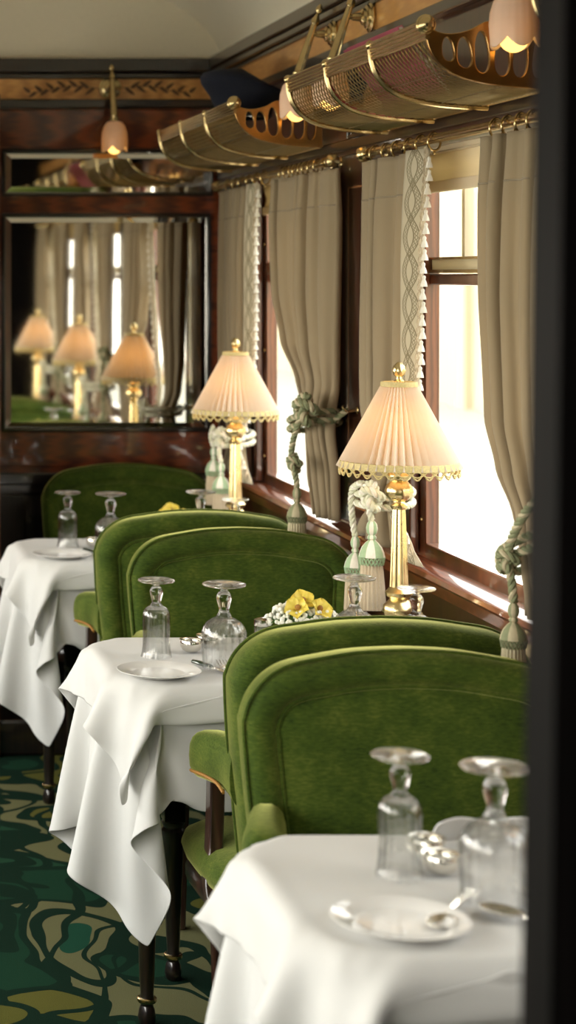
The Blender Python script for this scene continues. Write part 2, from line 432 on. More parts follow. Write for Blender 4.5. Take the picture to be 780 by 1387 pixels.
# windows
def window(i, w):
    a, b = w; zb, zt = .918, 1.93
    W = sb(f'window_{i}', M['sash'], (XG-.03, XG+.006, a-.075, a, zb-.015, zt), (XG-.03, XG+.006, b, b+.075, zb-.015, zt), (XG-.03, XG+.006, a, b, zb-.015, .945), (XG-.03, XG+.006, a, b, zt-.03, zt), (XG-.018, XG+.006, a, b, 1.575, 1.602),
           (XW-.012, XG-.03, a-.075, a-.04, .915, zt), (XW-.012, XG-.03, b+.04, b+.075, .915, zt), bevel=.004)
    sb('transom_slide', M['brass'], (XG-.02, XG-.008, a, b, 1.604, 1.612), (XG-.02, XG-.008, a, b, 1.636, 1.642), parent=W)
    sb('vent_frame', M['lining'], (XG-.012, XG+.012, a, b, 1.612, 1.636), (XG-.010, XG+.010, (a+b)/2+.205, (a+b)/2+.225, 1.636, zt-.03), parent=W)
    mb = MB(); mb.add([(XG, a, .945), (XG, b, .945), (XG, b, zt-.03), (XG, a, zt-.03)], [(0,1,2,3)])
    mb.build('window_pane', M['pane'], W)
    mb = MB()
    for yy in (b+.02, a-.02):
        for zz in (1.0, 1.35, 1.7): mb.ball((XG-.031, yy, zz), .005, 6)
    mb.build('screw_head', M['brass'], W)
for i, w in enumerate(WIN): window(i+1, w)
def sill(name, s):
    q = lambda a, b: (min(s*a, s*b), max(s*a, s*b))
    pr = [(1.474, .845), (1.450, .850), (1.444, .878), (1.428, .884), (1.420, .893), (1.422, .904), (1.432, .909), (1.56, .912), (1.56, .90), (1.474, .898)]
    mb = MB(); mb.prism([(s*x, z) for x, z in pr], lambda a, b, h: (a, 1.525+h, b), D-.045-1.525)
    return struct(mb.build(name, M['frame'], angle=50))
sill('trim_10', 1)
# bead under the sill and pilaster dressing
sb('trim_11', M['dark_wood'], (1.452, 1.474, 1.53, D-.05, .16, .175), (1.452, 1.474, 1.53, D-.05, .0, .12), bevel=.003)
for i, (a, b) in enumerate(((3.14, 3.765), (4.797, 5.42), (6.45, 6.99))):
    P = sb(f'trim_{12+i}', M['mahogany'], (1.462, 1.474, a+.03, b-.03, .92, 1.93), bevel=.004)
    posts = [b-.03] if i < 2 else []
    for y in posts:
        mb = MB(); mb.box(1.44, 1.474, y, y+.035, .915, 1.93); mb.build('pilaster_post', M['dark_wood'], P, bevel=.008)
    mb = MB(); c = (a+b)/2
    for z0, z1 in ((.97, 1.03), (1.08, 1.84)):
        for (y0, y1, q0, q1) in ((a+.12, b-.12, z0, z0+.005), (a+.12, b-.12, z1-.005, z1), (a+.12, a+.125, z0, z1), (b-.125, b-.12, z0, z1)):
            mb.box(1.4608, 1.4622, y0, y1, q0, q1)
    for k in range(16):
        z = 1.16+k*.038; sg = 1 if k % 2 else -1
        mb.prism(leaf_poly((c+sg*.022+.012*math.sin(k), z), PI/2-sg*.7, .05, .018), lambda a_, b_, h: (1.4620-h, a_, b_), .0012)
    mb.tube([(1.4615, c+.01*math.sin(k), 1.14+k*.04) for k in range(17)], .0016, 5)
    mb.build('marquetry_inlay', M['inlay_gold'], P)
# unseen aisle windows opposite, widened and extended past the camera for more daylight
for i, w in enumerate(WINL):
    a, b = w
    o = sb(f'window_{4+i}', M['frame'], (-XG-.03, -XG+.03, a-.075, a, .90, 1.935), (-XG-.03, -XG+.03, b, b+.075, .90, 1.935), (-XG-.03, -XG+.03, a, b, .90, .945), (-XG-.03, -XG+.03, a, b, 1.90, 1.935), bevel=.004)
    mb = MB(); mb.add([(-XG, a, .945), (-XG, b, .945), (-XG, b, 1.90), (-XG, a, 1.90)], [(0,1,2,3)])
    mb.build('window_pane', M['pane'], o)
# outside
sb('ground_platform', M['platform'], (2.2, 9, -25, 60, -.25, -.15))
sb('ground_track', M['ballast'], (-30, -2.0, -25, 60, -.9, -.8))
o = sb('exterior_station', M['station'], (8.5, 9, -25, 60, -.15, 3.4), *[(8.4, 8.5, y, y+.6, -.15, 3.4) for y in range(-20, 58, 3)])
# ------------------------------------------------------------------ mirrors
def mirror(name, x0, x1, z0, z1, label, bev=.022):
    R = thing(name, label, 'mirror', (0, D-.013, z0))
    mb = MB(); y = -.004; e = -.010
    o_ = [(x0, y, 0), (x1, y, 0), (x1, y, z1-z0), (x0, y, z1-z0)]
    i_ = [(x0+bev, e, bev), (x1-bev, e, bev), (x1-bev, e, z1-z0-bev), (x0+bev, e, z1-z0-bev)]
    b_ = [(p[0], 0, p[2]) for p in o_]
    mb.add(o_+i_+b_, [(4,5,6,7)]+[(k, (k+1) % 4, 4+(k+1) % 4, 4+k) for k in range(4)]+[(8+k, 8+(k+1) % 4, (k+1) % 4, k) for k in range(4)]+[(11,10,9,8)])
    mb.build('mirror_glass', M['mirror'], R, angle=1)
    mb = MB(); f = .012; h = z1-z0
    mb.box(x0-f, x1+f, -.016, -.001, -f, -.0005); mb.box(x0-f, x1+f, -.016, -.001, h+.0005, h+f); mb.box(x0-f, x0-.0005, -.016, -.001, 0, h); mb.box(x1+.0005, x1+f, -.016, -.001, 0, h)
    mb.build('mirror_frame', M['dark_wood'], R, bevel=.003)
mirror('mirror', .69, 1.425, 1.040, 1.812, 'large mirror set in the mahogany partition above the far chair')
mirror('mirror', .69, 1.435, 1.897, 2.045, 'narrow mirror strip directly under the partition wall lamp')
P_ = thing('mirror', 'small mirror panel on the window wall between the two luggage racks', 'mirror', (1.4735, 4.98, 1.985))
mb = MB(); mb.box(-.006, 0, 0, .33, 0, .205); mb.build('mirror_glass', M['mirror'], P_)
mb = MB(); mb.box(-.012, 0, -.014, -.0005, -.012, .217); mb.box(-.012, 0, .3305, .344, -.012, .217); mb.box(-.012, 0, 0, .33, -.012, -.0005); mb.box(-.012, 0, 0, .33, .2055, .217); mb.build('mirror_frame', M['dark_wood'], P_, bevel=.002)
# ------------------------------------------------------------------ chairs
def back_outline():
    P = [(-.255, .36), (-.272, .50), (-.290, .66), (-.299, .79)]
    cx, cz, r = -.299+.125, .79, .125
    for k in range(1, 8):
        a = PI-k/8*PI/2
        P.append((cx+r*math.cos(a), cz+.118*math.sin(a)))
    P.append((-.174, .910)); P.append((-.09, .9225)); P.append((0, .9265))
    Lh = spline([(x, 0, z) for x, z in P], 4)
    Lh = [(p.x, p.z) for p in Lh]
    return Lh+[(-x, z) for x, z in Lh[-2::-1]]
OUT = back_outline()
def inset(P, e):
    res = []; n = len(P)
    for i in range(n):
        a = Vector(P[max(i-1, 0)]); b = Vector(P[min(i+1, n-1)]); t = (b-a).normalized()
        nrm = Vector((t.y, -t.x))
        q = Vector(P[i])+nrm*e
        res.append((q.x, q.y))
    # bottom edge is lifted too
    zmin = .36+e*1.0
    return [(x, max(z, zmin)) for x, z in res]
def lean(x, y, z): return (x, y+.10*max(0, z-.42)+.02*(abs(x)/.3)**2*-1, z)
def chair():
    T = thing('dining_chair', 'x', 'chair')
    mb = MB()
    loops = [(.0, 0), (.0, -.022), (.008, -.040), (.024, -.050), (.042, -.050), (.054, -.043), (.060, -.036), (.066, -.041), (.085, -.047)]
    def ring(e, y, sc=None):
        L = inset(OUT, e)
        if sc is not None:
            cz = .64; L = [(x*sc, cz+(z-cz)*sc) for x, z in inset(OUT, .085)]
        return [lean(x, y, z) for x, z in L]
    for sgn in (1, -1):
        th = .045
        rows = [ring(e, sgn*(y)+0) for e, y in loops]
        rows += [ring(0, sgn*(-.052), s_) for s_ in (.75, .45, .15, .004)]
        n = len(OUT); vs = [p for r in rows for p in r]; fs = []
        for i in range(len(rows)-1):
            for k in range(n):
                k2 = (k+1) % n
                fs.append((i*n+k, i*n+k2, (i+1)*n+k2, (i+1)*n+k))
        fs.append(tuple((len(rows)-1)*n+k for k in range(n)))
        mb.add([(x, y+.045, z) for x, y, z in vs], fs)
    B = mb.build('backrest', M['velvet'], T, angle=60)
    mb = MB()
    for sgn in (1, -1):
        L = inset(OUT, .060)
        mb.tube([(lambda p: (p[0], p[1]+.045, p[2]))(lean(x, sgn*-.040, z)) for x, z in L], .0042, 6)
    mb.build('piping', M['velvet'], B)
    mb = MB()
    L = inset(OUT, 0.0); mb.tube([(lambda p: (p[0], p[1]+.045, p[2]))(lean(x*1.002, -.03, z*1.001)) for x, z in L], .0035, 6)
    mb.build('edge_piping', M['velvet'], B)
    # seat: D-shaped sprung cushion over a wooden rail
    def seat_out(e=0):
        P = []
        for k in range(48):
            t = 2*PI*k/48; c, s_ = math.cos(t), math.sin(t)
            x = (.314-e)*math.copysign(abs(c)**.5, c); y = -.140+(.232-e)*math.copysign(abs(s_)**.42, s_)
            x *= 1+.03*(-(y+.14)/.2)
            P.append((x, y))
        return P
    mb = MB(); prof = [(.02, .352), (-.004, .362), (-.012, .385), (-.004, .408), (.02, .424), (.06, .434), (.12, .442), (.17, .445)]
    n = 48; vs = [(x, y, z) for e, z in prof for x, y in seat_out(e)]; fs = [tuple(range(n-1, -1, -1))]
    for i in range(len(prof)-1):
        for k in range(n): fs.append((i*n+k, i*n+(k+1) % n, (i+1)*n+(k+1) % n, (i+1)*n+k))
    fs.append(tuple((len(prof)-1)*n+k for k in range(n))); mb.add(vs, fs)
    mb.build('seat', M['velvet'], T, angle=60)
    mb = MB(); prof = [(.03, .310), (.004, .306), (-.004, .318), (-.004, .338), (.002, .350), (.03, .352)]
    vs = [(x, y, z) for e, z in prof for x, y in seat_out(e)]; fs = [tuple(range(n-1, -1, -1))]
    for i in range(len(prof)-1):
        for k in range(n): fs.append((i*n+k, i*n+(k+1) % n, (i+1)*n+(k+1) % n, (i+1)*n+k))
    fs.append(tuple((len(prof)-1)*n+k for k in range(n))); mb.add(vs, fs)
    mb.build('seat_rail', M['chair_wood'], T, angle=50)
    for sx in (-1, 1):
        # arm pad
        path = spline([(sx*.262, .045, .600), (sx*.268, -.01, .612), (sx*.282, -.06, .613), (sx*.294, -.11, .608), (sx*.295, -.138, .602), (sx*.293, -.152, .598)], 5)
        mb = MB(); N = len(path); vs = []; fs = []; kk = 18
        for i, p in enumerate(path):
            t = i/(N-1); k_ = 1 if t < .8 else math.sqrt(max(0.02, 1-((t-.8)/.2)**2.2))
            hw = (.030+.012*min(1, t*1.6))*k_; hh = (.058-.010*t)*k_
            for q in range(kk):
                w = 2*PI*q/kk; c, s_ = math.cos(w), math.sin(w)
                vs.append((p.x+hw*math.copysign(abs(c)**.7, c), p.y, p.z+.005+hh*math.copysign(abs(s_)**.75, s_)))
        for i in range(N-1):
            for q in range(kk): fs.append((i*kk+q, i*kk+(q+1) % kk, (i+1)*kk+(q+1) % kk, (i+1)*kk+q))
        fs += [tuple(range(kk-1, -1, -1)), tuple((N-1)*kk+q for q in range(kk))]; mb.add(vs, fs)
        A = mb.build('armrest', M['velvet'], T, angle=60)
        mb = MB(); br = []
        for i, p in enumerate(path[2:-2]):
            br.append((p.x+sx*.037, p.y, p.z-.033+.006*(i/(N-5))))
        mb.tube(br, .0036, 6)
        br2 = [(p[0]-sx*.074, p[1], p[2]) for p in br]; mb.tube(br2, .0036, 6)
        mb.build('gimp_braid', M['gimp_orange'], A)
        # scrolled wooden arm post
        pp = spline([(sx*.286, -.118, .566), (sx*.287, -.118, .50), (sx*.292, -.110, .42), (sx*.303, -.085, .365), (sx*.304, -.045, .330)], 6)
        mb = MB(); vs = []; fs = []
        for p in pp:
            for dx, dy in ((-.015, -.024), (.015, -.024), (.015, .024), (-.015, .024)): vs.append((p.x+dx, p.y+dy, p.z))
        for i in range(len(pp)-1):
            for q in range(4): fs.append((i*4+q, i*4+(q+1) % 4, (i+1)*4+(q+1) % 4, (i+1)*4+q))
        fs += [(3,2,1,0), tuple((len(pp)-1)*4+q for q in range(4))]; mb.add(vs, fs)
        mb.build('arm_post', M['chair_wood'], T, bevel=.004)
        for (lx, ly, tx, ty) in ((sx*.235, -.315, sx*.235, -.32), (sx*.285, .050, sx*.292, .062)):
            mb = MB(); vs = []; fs = []
            pr = [(0, .014), (.02, .014), (.30, .022), (.33, .024)]
            for z, h in pr:
                t = 1-z/.33; X = lx+(tx-lx)*t; Y = ly+(ty-ly)*t
                vs += [(X-h, Y-h, z), (X+h, Y-h, z), (X+h, Y+h, z), (X-h, Y+h, z)]
            for i in range(3):
                for q in range(4): fs.append((i*4+q, i*4+(q+1) % 4, (i+1)*4+(q+1) % 4, (i+1)*4+q))
            fs += [(3,2,1,0), (12,13,14,15)]; mb.add(vs, fs)
            mb.build('leg', M['chair_wood'], T, bevel=.004)
    return T
CH = [(1.058, 3.39, 0, 'green velvet armchair facing the blurred table, large beside the dark door jamb'),
      (1.11, 3.86, PI, 'green velvet armchair drawn up to the middle table, its padded back behind the large chair'),
      (1.125, 5.045, 0, 'green velvet armchair facing the middle table, seen above the inverted crystal glasses'),
      (1.102, 5.59, PI, 'green velvet armchair drawn up to the table by the mirror, back towards the middle chair'),
      (1.103, 6.79, 0, 'green velvet armchair standing against the mahogany partition under the large mirror')]
proto = None
for x, y, rz, lab in CH:
    if proto is None:
        proto = chair(); proto.location = (x, y, 0); proto['label'] = lab; proto['group'] = 'green velvet dining armchairs'
    else: dup(proto, None, (x, y, 0), rz, lab, 'green velvet dining armchairs')
# ------------------------------------------------------------------ tables
HX, HY, ZT, RC = .380, .265, .725, .13
def table():
    T = thing('dining_table', 'x', 'table')
    mb = MB(); P = []
    r = RC
    for cx, cy, a0 in ((HX-r, HY-r, 0), (-HX+r, HY-r, PI/2), (-HX+r, -HY+r, PI), (HX-r, -HY+r, 1.5*PI)):
        for k in range(7): P.append((cx+r*math.cos(a0+k*PI/12), cy+r*math.sin(a0+k*PI/12)))
    mb.prism([(x*.985, y*.98) for x, y in P], lambda a, b, h: (a, b, ZT-.03+h), .03)
    mb.build('tabletop', M['chair_wood'], T, bevel=.004)
    mb = MB(); mb.box(-.27, .32, -.17, -.15, .64, ZT-.0305); mb.box(-.27, .32, .15, .17, .64, ZT-.0305); mb.box(-.27, -.25, -.149, .149, .64, ZT-.0305); mb.box(.30, .32, -.149, .149, .64, ZT-.0305)
    mb.build('apron', M['chair_wood'], T)
    prof = [(0, 0), (.014, 0), (.018, .006), (.0195, .018), (.017, .034), (.013, .044), (.017, .050), (.017, .056), (.014, .066), (.016, .10), (.019, .20), (.0235, .31), (.026, .34), (.022, .348), (.026, .356), (.026, .362), (0, .362)]
    for lx, ly in ((-.318, -.215), (-.213, .05)):
        mb = MB(); mb.lathe(prof, 20, (lx, ly, 0)); mb.box(lx-.024, lx+.024, ly-.024, ly+.024, .362, ZT-.0305)
        L = mb.build('leg', M['dark_wood'], T, bevel=.002)
        mb = MB(); mb.lathe([(.019, .049), (.021, .052), (.021, .058), (.019, .060)], 20, (lx, ly, 0)); mb.build('brass_collar', M['brass'], L)
    mb = MB(); mb.prism([(.36, ZT-.0305), (.449, ZT-.0305), (.449, .50), (.43, .50), (.42, .60)], lambda a, b, h: (a, -.12+h, b), .03); mb.prism([(.36, ZT-.0305), (.449, ZT-.0305), (.449, .50), (.43, .50), (.42, .60)], lambda a, b, h: (a, .09+h, b), .03); mb.box(.4495, .451, -.14, .14, .48, .69); mb.build('wall_bracket', M['dark_wood'], T)
    return T
TN = ['table nearest the dark door jamb', 'middle table', 'table by the mirrored partition']
tlab = ['dining table under white cloth beside the dark door jamb, mostly hidden', 'middle dining table on dark turned legs, draped in white cloth with a yellow posy', 'dining table by the mirrored partition on dark turned legs under long white cloth']
tp = table(); tp.location = (TX, TABY[0], 0); tp['label'] = tlab[0]; tp['group'] = 'dining tables'
for k in (1, 2): dup(tp, None, (TX, TABY[k], 0), 0, tlab[k], 'dining tables')
# draped cloths: a small position-based cloth solver
def sdf_rr(x, y, hx, hy, r):
    qx = np.abs(x)-(hx-r); qy = np.abs(y)-(hy-r)
    ox = np.maximum(qx, 0); oy = np.maximum(qy, 0)
    d = np.sqrt(ox*ox+oy*oy)
    s = d+np.minimum(np.maximum(qx, qy), 0)-r
    gx = np.where(d > 1e-9, ox/np.maximum(d, 1e-9), (qx > qy).astype(float))*np.sign(x)
    gy = np.where(d > 1e-9, oy/np.maximum(d, 1e-9), (qx <= qy).astype(float))*np.sign(y)
    return s, gx, gy
def drape(x0, x1, y0, y1, h, eps, seed, steps=230, iters=36, under=None, rot=0.0, bias=0.0):
    rng = np.random.default_rng(seed)
    nx = int(round((x1-x0)/h))+1; ny = int(round((y1-y0)/h))+1
    gx, gy = np.meshgrid(np.linspace(x0, x1, nx), np.linspace(y0, y1, ny), indexing='ij')
    rest0 = np.stack([gx, gy, np.zeros_like(gx)], -1)
    c, s = math.cos(rot), math.sin(rot)
    px, py = gx*c-gy*s, gx*s+gy*c
    P = np.stack([px, py, np.full_like(px, ZT+eps)+rng.normal(0, .0006, px.shape)], -1)
    V = np.zeros_like(P)
    cw = np.clip((-HY-gy)/.12, 0, 1)*np.clip((-HX+.10-gx)/.2, 0, 1)
    on = (px > HX-.03) & (np.abs(gy) < HY-.02)
    pin = on.astype(float)[..., None]
    keep = P.copy()
    hx_, hy_ = (x1-x0)/(nx-1), (y1-y0)/(ny-1)
    def solve(A, B, L, k):
        d = B-A; ln = np.sqrt((d*d).sum(-1, keepdims=True)); q = d*(k*.5*(ln-L)/np.maximum(ln, 1e-9))
        A += q; B -= q
    if under is not None:
        UV, UN = under; UN = UN.copy(); RD = UV.copy(); RD[:, 2] = 0; RD[:, 0] -= .1
        RD /= np.maximum(np.linalg.norm(RD, axis=1, keepdims=True), 1e-6)
        hang = UV[:, 2] < ZT-.01; fl = (np.sum(UN*RD, 1) < 0) & hang; UN[fl] *= -1
        UN[hang] = UN[hang]*.6+RD[hang]*.4; UN /= np.maximum(np.linalg.norm(UN, axis=1, keepdims=True), 1e-6)
        kd = KDTree(len(UV))
        for i, q in enumerate(UV): kd.insert(q, i)
        kd.balance()
    dt = .016
    for st in range(steps):
        V[..., 2] -= 9.8*dt*.3
        if st < steps*.8: V[..., 0] += bias*dt*cw
        V *= .965 if st < steps*.7 else .90
        old = P.copy(); P = P+V*dt
        for it in range(iters):
            for p in (0, 1):
                solve(P[p:nx-1:2], P[p+1:nx:2], hx_, 1.0); solve(P[:, p:ny-1:2], P[:, p+1:ny:2], hy_, 1.0)
            if it % 2 == 0:
                dg = math.hypot(hx_, hy_)
                for p in (0, 1):
                    solve(P[p:nx-1:2, :-1], P[p+1:nx:2, 1:], dg, .35); solve(P[p:nx-1:2, 1:], P[p+1:nx:2, :-1], dg, .35)
                for p in range(4):
                    solve(P[p:nx-2:4], P[p+2:nx:4][:len(range(p, nx-2, 4))], 2*hx_, .06); solve(P[:, p:ny-2:4], P[:, p+2:ny:4][:, :len(range(p, ny-2, 4))], 2*hy_, .06)
            sd, ax, ay = sdf_rr(P[..., 0], P[..., 1], HX+eps, HY+eps, RC+eps)
            ins = (sd < 0) & (P[..., 2] < ZT+eps)
            up = ZT+eps-P[..., 2]
            top = ins & (up < -sd+.004); sdm = ins & ~top
            P[..., 2] = np.where(top, ZT+eps, P[..., 2])
            P[..., 0] = np.where(sdm, P[..., 0]-sd*ax, P[..., 0]); P[..., 1] = np.where(sdm, P[..., 1]-sd*ay, P[..., 1])
            P[..., 0] = np.where(top, P[..., 0]*.4+old[..., 0]*.6, P[..., 0]); P[..., 1] = np.where(top, P[..., 1]*.4+old[..., 1]*.6, P[..., 1])
            zone = (px > -.27) & (gy < -HY) & (P[..., 2] < ZT-.01)
            P[..., 1] = np.where(zone, np.maximum(P[..., 1], -HY-.026-eps), P[..., 1])
            zb = (px > -.27) & (gy > HY) & (P[..., 2] < ZT-.01)
            P[..., 1] = np.where(zb, np.minimum(P[..., 1], HY+.05+eps), P[..., 1])
            P[..., 0] = np.minimum(P[..., 0], HX+.02+eps)
            P = P*(1-pin)+keep*pin
        if under is not None and st > 4:
            F = P.reshape(-1, 3); low = np.nonzero(F[:, 2] < ZT-.004)[0]
            for i in low:
                best = 0; bn = None
                for co, j, ds in kd.find_n(F[i], 4):
                    if ds < .05:
                        d = .015-float(np.dot(F[i]-UV[j], UN[j]))
                        if d > best: best = d; bn = UN[j]
                if bn is not None: F[i] += bn*min(best, .02)
            P = F.reshape(P.shape)
        V = (P-old)/dt
        sp = np.sqrt((V*V).sum(-1, keepdims=True)); V = V*np.minimum(1, 2.5/np.maximum(sp, 1e-9))
    for _ in range(3 if under is not None else 1):
        Q = P.copy(); Q[1:-1, 1:-1] = .5*P[1:-1, 1:-1]+.125*(P[2:, 1:-1]+P[:-2, 1:-1]+P[1:-1, 2:]+P[1:-1, :-2])
        lowm = (P[..., 2] < ZT-.02)[..., None]; P = np.where(lowm, Q, P)
    du = np.gradient(P, axis=0); dv = np.gradient(P, axis=1); N = np.cross(du, dv); N /= np.maximum(np.sqrt((N*N).sum(-1, keepdims=True)), 1e-9)
    return P, N
def cloth_mesh(P):
    nx, ny = P.shape[:2]; mb = MB()
    mb.add([tuple(p) for p in P.reshape(-1, 3)], [(i*ny+j, (i+1)*ny+j, (i+1)*ny+j+1, i*ny+j+1) for i in range(nx-1) for j in range(ny-1)])
    return mb
U_, N_ = drape(-HX-.40, HX, -HY-.255, HY+.26, .0175, .005, 3, bias=0.3)
Uf, Nf = U_.reshape(-1, 3), N_.reshape(-1, 3)
O_, _ = drape(-HX-.12, HX-.012, -HY-.172, HY+.16, .0165, .0120, 5, under=(Uf, Nf), steps=150, iters=24)
def hem(mb): return mb
und = cloth_mesh(U_).build('tablecloth', M['damask'], None, (TX, TABY[0], 0), angle=180, subd=1, solid=.001)
ovl = cloth_mesh(O_).build('table_topper', M['damask'], None, (TX, TABY[0], 0), angle=180, subd=1, solid=.001)
CL = [('long white linen cloth hanging to the floor on the blurred table beside the door jamb', 'short white linen topper on the blurred table beside the door jamb'),
      ('long white linen cloth falling in folds from the middle table towards the carpet', 'short white linen topper with a drooping corner laid over the middle table'),
      ('long white linen cloth hanging from the table by the mirrored partition', 'short white linen topper laid over the table by the mirrored partition')]
tag(und, CL[0][0], 'tablecloth', 'long white tablecloths'); tag(ovl, CL[0][1], 'table topper', 'white table toppers')
for k in (1, 2):
    dup(und, None, (TX, TABY[k], 0), None, CL[k][0]); dup(ovl, None, (TX, TABY[k], 0), None, CL[k][1])
ZI = ZT+.0160
# ------------------------------------------------------------------ glassware
def glass(name, kind):
    if kind == 'wine':
        H = .176; outer = [(0, H), (.012, H-.0003), (.036, H-.0012), (.0405, H-.003), (.0412, H-.005), (.040, H-.007), (.030, H-.0095), (.012, H-.0125), (.0068, H-.0155), (.0068, H-.0175), (.0105, H-.020), (.0142, H-.025), (.0148, H-.030), (.0135, H-.038), (.0110, H-.047), (.0098, H-.054), (.0104, H-.0565), (.0132, H-.0585), (.0132, H-.0610), (.0180, H-.0635), (.0245, H-.068), (.0285, H-.075), (.0302, H-.085), (.0302, H-.105), (.0294, H-.130), (.0298, H-.150), (.0320, H-.166), (.0345, 0)]
        inner = [(.0333, .0003), (.0305, .012), (.0281, .030), (.0276, .050), (.0283, .075), (.0283, .092), (.0265, .100), (.022, .1055), (.013, .1085), (0, .109)]
    else:
        H = .187; outer = [(0, H), (.014, H-.0003), (.041, H-.0012), (.0465, H-.003), (.0472, H-.0052), (.0455, H-.0075), (.032, H-.0105), (.013, H-.0140), (.0074, H-.0165), (.0076, H-.0185), (.0120, H-.0225), (.0160, H-.029), (.0166, H-.034), (.0150, H-.043), (.0122, H-.053), (.0108, H-.060), (.0120, H-.066), (.0150, H-.072), (.0170, H-.0765), (.0250, H-.080), (.0370, H-.088), (.0440, H-.098), (.0478, H-.110), (.0480, H-.130), (.0465, H-.155), (.0455, H-.175), (.0460, 0)]
        inner = [(.0447, .0003), (.0441, .012), (.0448, .034), (.0462, .056), (.0459, .076), (.0420, .087), (.034, .098), (.020, .1045), (0, .106)]
    no = len(outer); zfl = H-.066
    def mod(th, i):
        if i < no and outer[i][1] < zfl-.002: return 1+.06*(abs(math.cos(th*8))-.6)
        return 1
    k0 = [i for i in range(no) if outer[i][1] < zfl][0]
    mb = MB(); mb.lathe(outer+inner, 108, mod=mod, mifn=lambda k, i: 1 if i >= k0 else 0)
    return mb.build(name, [M['crystal'], M['bowl']], angle=70)
gw, gg = glass('wine_glass', 'wine'), glass('water_goblet', 'goblet')
GW = [(.836, 2.762, 'blurred inverted narrow crystal wine glass on the table beside the door jamb'), (.767, 4.345, 'inverted narrow crystal wine glass at the aisle end of the middle table'), (1.318, 4.235, 'inverted narrow crystal wine glass in front of the lamp on the middle table'), (.797, 6.10, 'inverted narrow crystal wine glass at the aisle end of the table by the mirror'), (1.285, 5.91, 'inverted narrow crystal wine glass under the lamp on the table by the mirror')]
GG = [(.934, 2.655, 'blurred inverted wide crystal goblet beside forks on the table by the door jamb'), (.893, 4.222, 'inverted wide crystal goblet beside the silver salts on the middle table'), (1.203, 4.31, 'inverted wide crystal goblet between the posy and lamp on the middle table'), (.912, 5.965, 'inverted wide crystal goblet half behind the chair at the table by the mirror'), (1.202, 6.02, 'inverted wide crystal goblet next to the lamp on the table by the mirror')]
for proto_, rows, cat, grp in ((gw, GW, 'wine glass', 'inverted wine glasses'), (gg, GG, 'goblet', 'inverted water goblets')):
    for k, (x, y, lab) in enumerate(rows):
        o = proto_ if k == 0 else proto_.copy()
        if k: COL.objects.link(o)
        o.location = (x, y, ZI); o.rotation_euler = (0, 0, .3*k); tag(o, lab, cat, grp)
# plates
mb = MB()
mb.lathe([(0, .002), (.050, .0018), (.056, .0012), (.060, .003), (.066, .0068), (.082, .0092), (.0885, .0108), (.090, .0120), (.0885, .0128), (.082, .0112), (.066, .0092), (.058, .0054), (.054, .0046), (0, .0046)], 64)
pl = mb.build('side_plate', M['porcelain'], None, angle=30)
for k, (x, y, lab) in enumerate([(.772, 2.55, 'blurred shiny white side plate on the table beside the door jamb'), (.738, 4.150, 'shiny white side plate near the aisle edge of the middle table'), (.752, 5.885, 'shiny white side plate near the aisle edge of the table by the mirror')]):
    o = pl if k == 0 else pl.copy()
    if k: COL.objects.link(o)
    o.location = (x, y, ZI-.001); tag(o, lab, 'plate', 'white side plates')
# cutlery (local +y points to the tip)
def strip(mb, rows, th=.0022):
    """rows: (y, halfwidth, z)"""
    n = len(rows); vs = []
    for y, w, z in rows: vs += [(-w, y, z), (w, y, z), (w*.8, y, z+th), (-w*.8, y, z+th)]
    fs = [(3,2,1,0), tuple((n-1)*4+q for q in range(4))]
    for i in range(n-1):
        for q in range(4): fs.append((i*4+q, i*4+(q+1) % 4, (i+1)*4+(q+1) % 4, (i+1)*4+q))
    mb.add(vs, fs)
def fork():
    mb = MB(); strip(mb, [(-.11, .006, .001), (-.10, .0095, .001), (-.06, .007, .003), (0, .0035, .009), (.03, .0035, .009), (.042, .008, .006), (.052, .0125, .004), (.062, .0130, .0035)])
    for k in range(4):
        x = -.0105+k*.007; strip(mb, [(.060, .0020, .0035), (.085, .0018, .005), (.108, .0010, .0095)], .0018)
        for i in range(len(mb.v)-12, len(mb.v)): mb.v[i] = (mb.v[i][0]+x, mb.v[i][1], mb.v[i][2])
    return mb
def spoon():
    mb = MB(); strip(mb, [(-.10, .006, .001), (-.09, .009, .001), (-.05, .006, .004), (.02, .0032, .008), (.045, .004, .006)])
    mb.grid(lambda u, v: (.019*math.sin(PI*u)**.6*math.cos(PI*v*1.0)*(1) if False else .019*math.sqrt(max(0, 1-(2*u-1)**2))*(2*v-1), .045+.062*u, .010-.009*(1-(2*v-1)**2)*math.sin(PI*u)), 14, 10)
    return mb
fk = fork().build('dinner_fork', M['silver'], None, angle=30)
forks = [(1.005, 2.585, -.05, 'blurred silver fork with raised tines beside the wide goblet near the door jamb'), (1.075, 2.60, .05, 'blurred silver fork half hidden by the dark door jamb'), (.893, 4.145, 0, 'silver fork lying under the wide goblet on the middle table, by the green chair back'), (.935, 5.86, 0, 'silver fork on the table by the mirrored partition')]
forks = forks[:3]
for k, (x, y, rz, lab) in enumerate(forks):
    o = fk if k == 0 else fk.copy()
    if k: COL.objects.link(o)
    o.location = (x, y, ZI); o.rotation_euler = (0, 0, rz); tag(o, lab, 'fork', 'silver forks')
sp_ = spoon().build('spoon', M['silver'], None, angle=40, solid=.001)
for k, (x, y, rz, lab) in enumerate([(.970, 2.53, .75, 'blurred silver spoon lying across in front of the forks by the door jamb'), (.862, 2.605, 2.6, 'small blurred silver spoon with a bright bowl between plate and forks')]):
    o = sp_ if k == 0 else sp_.copy()
    if k: COL.objects.link(o)
    o.location = (x, y, ZI); o.rotation_euler = (0, 0, rz); tag(o, lab, 'spoon', 'silver spoons')
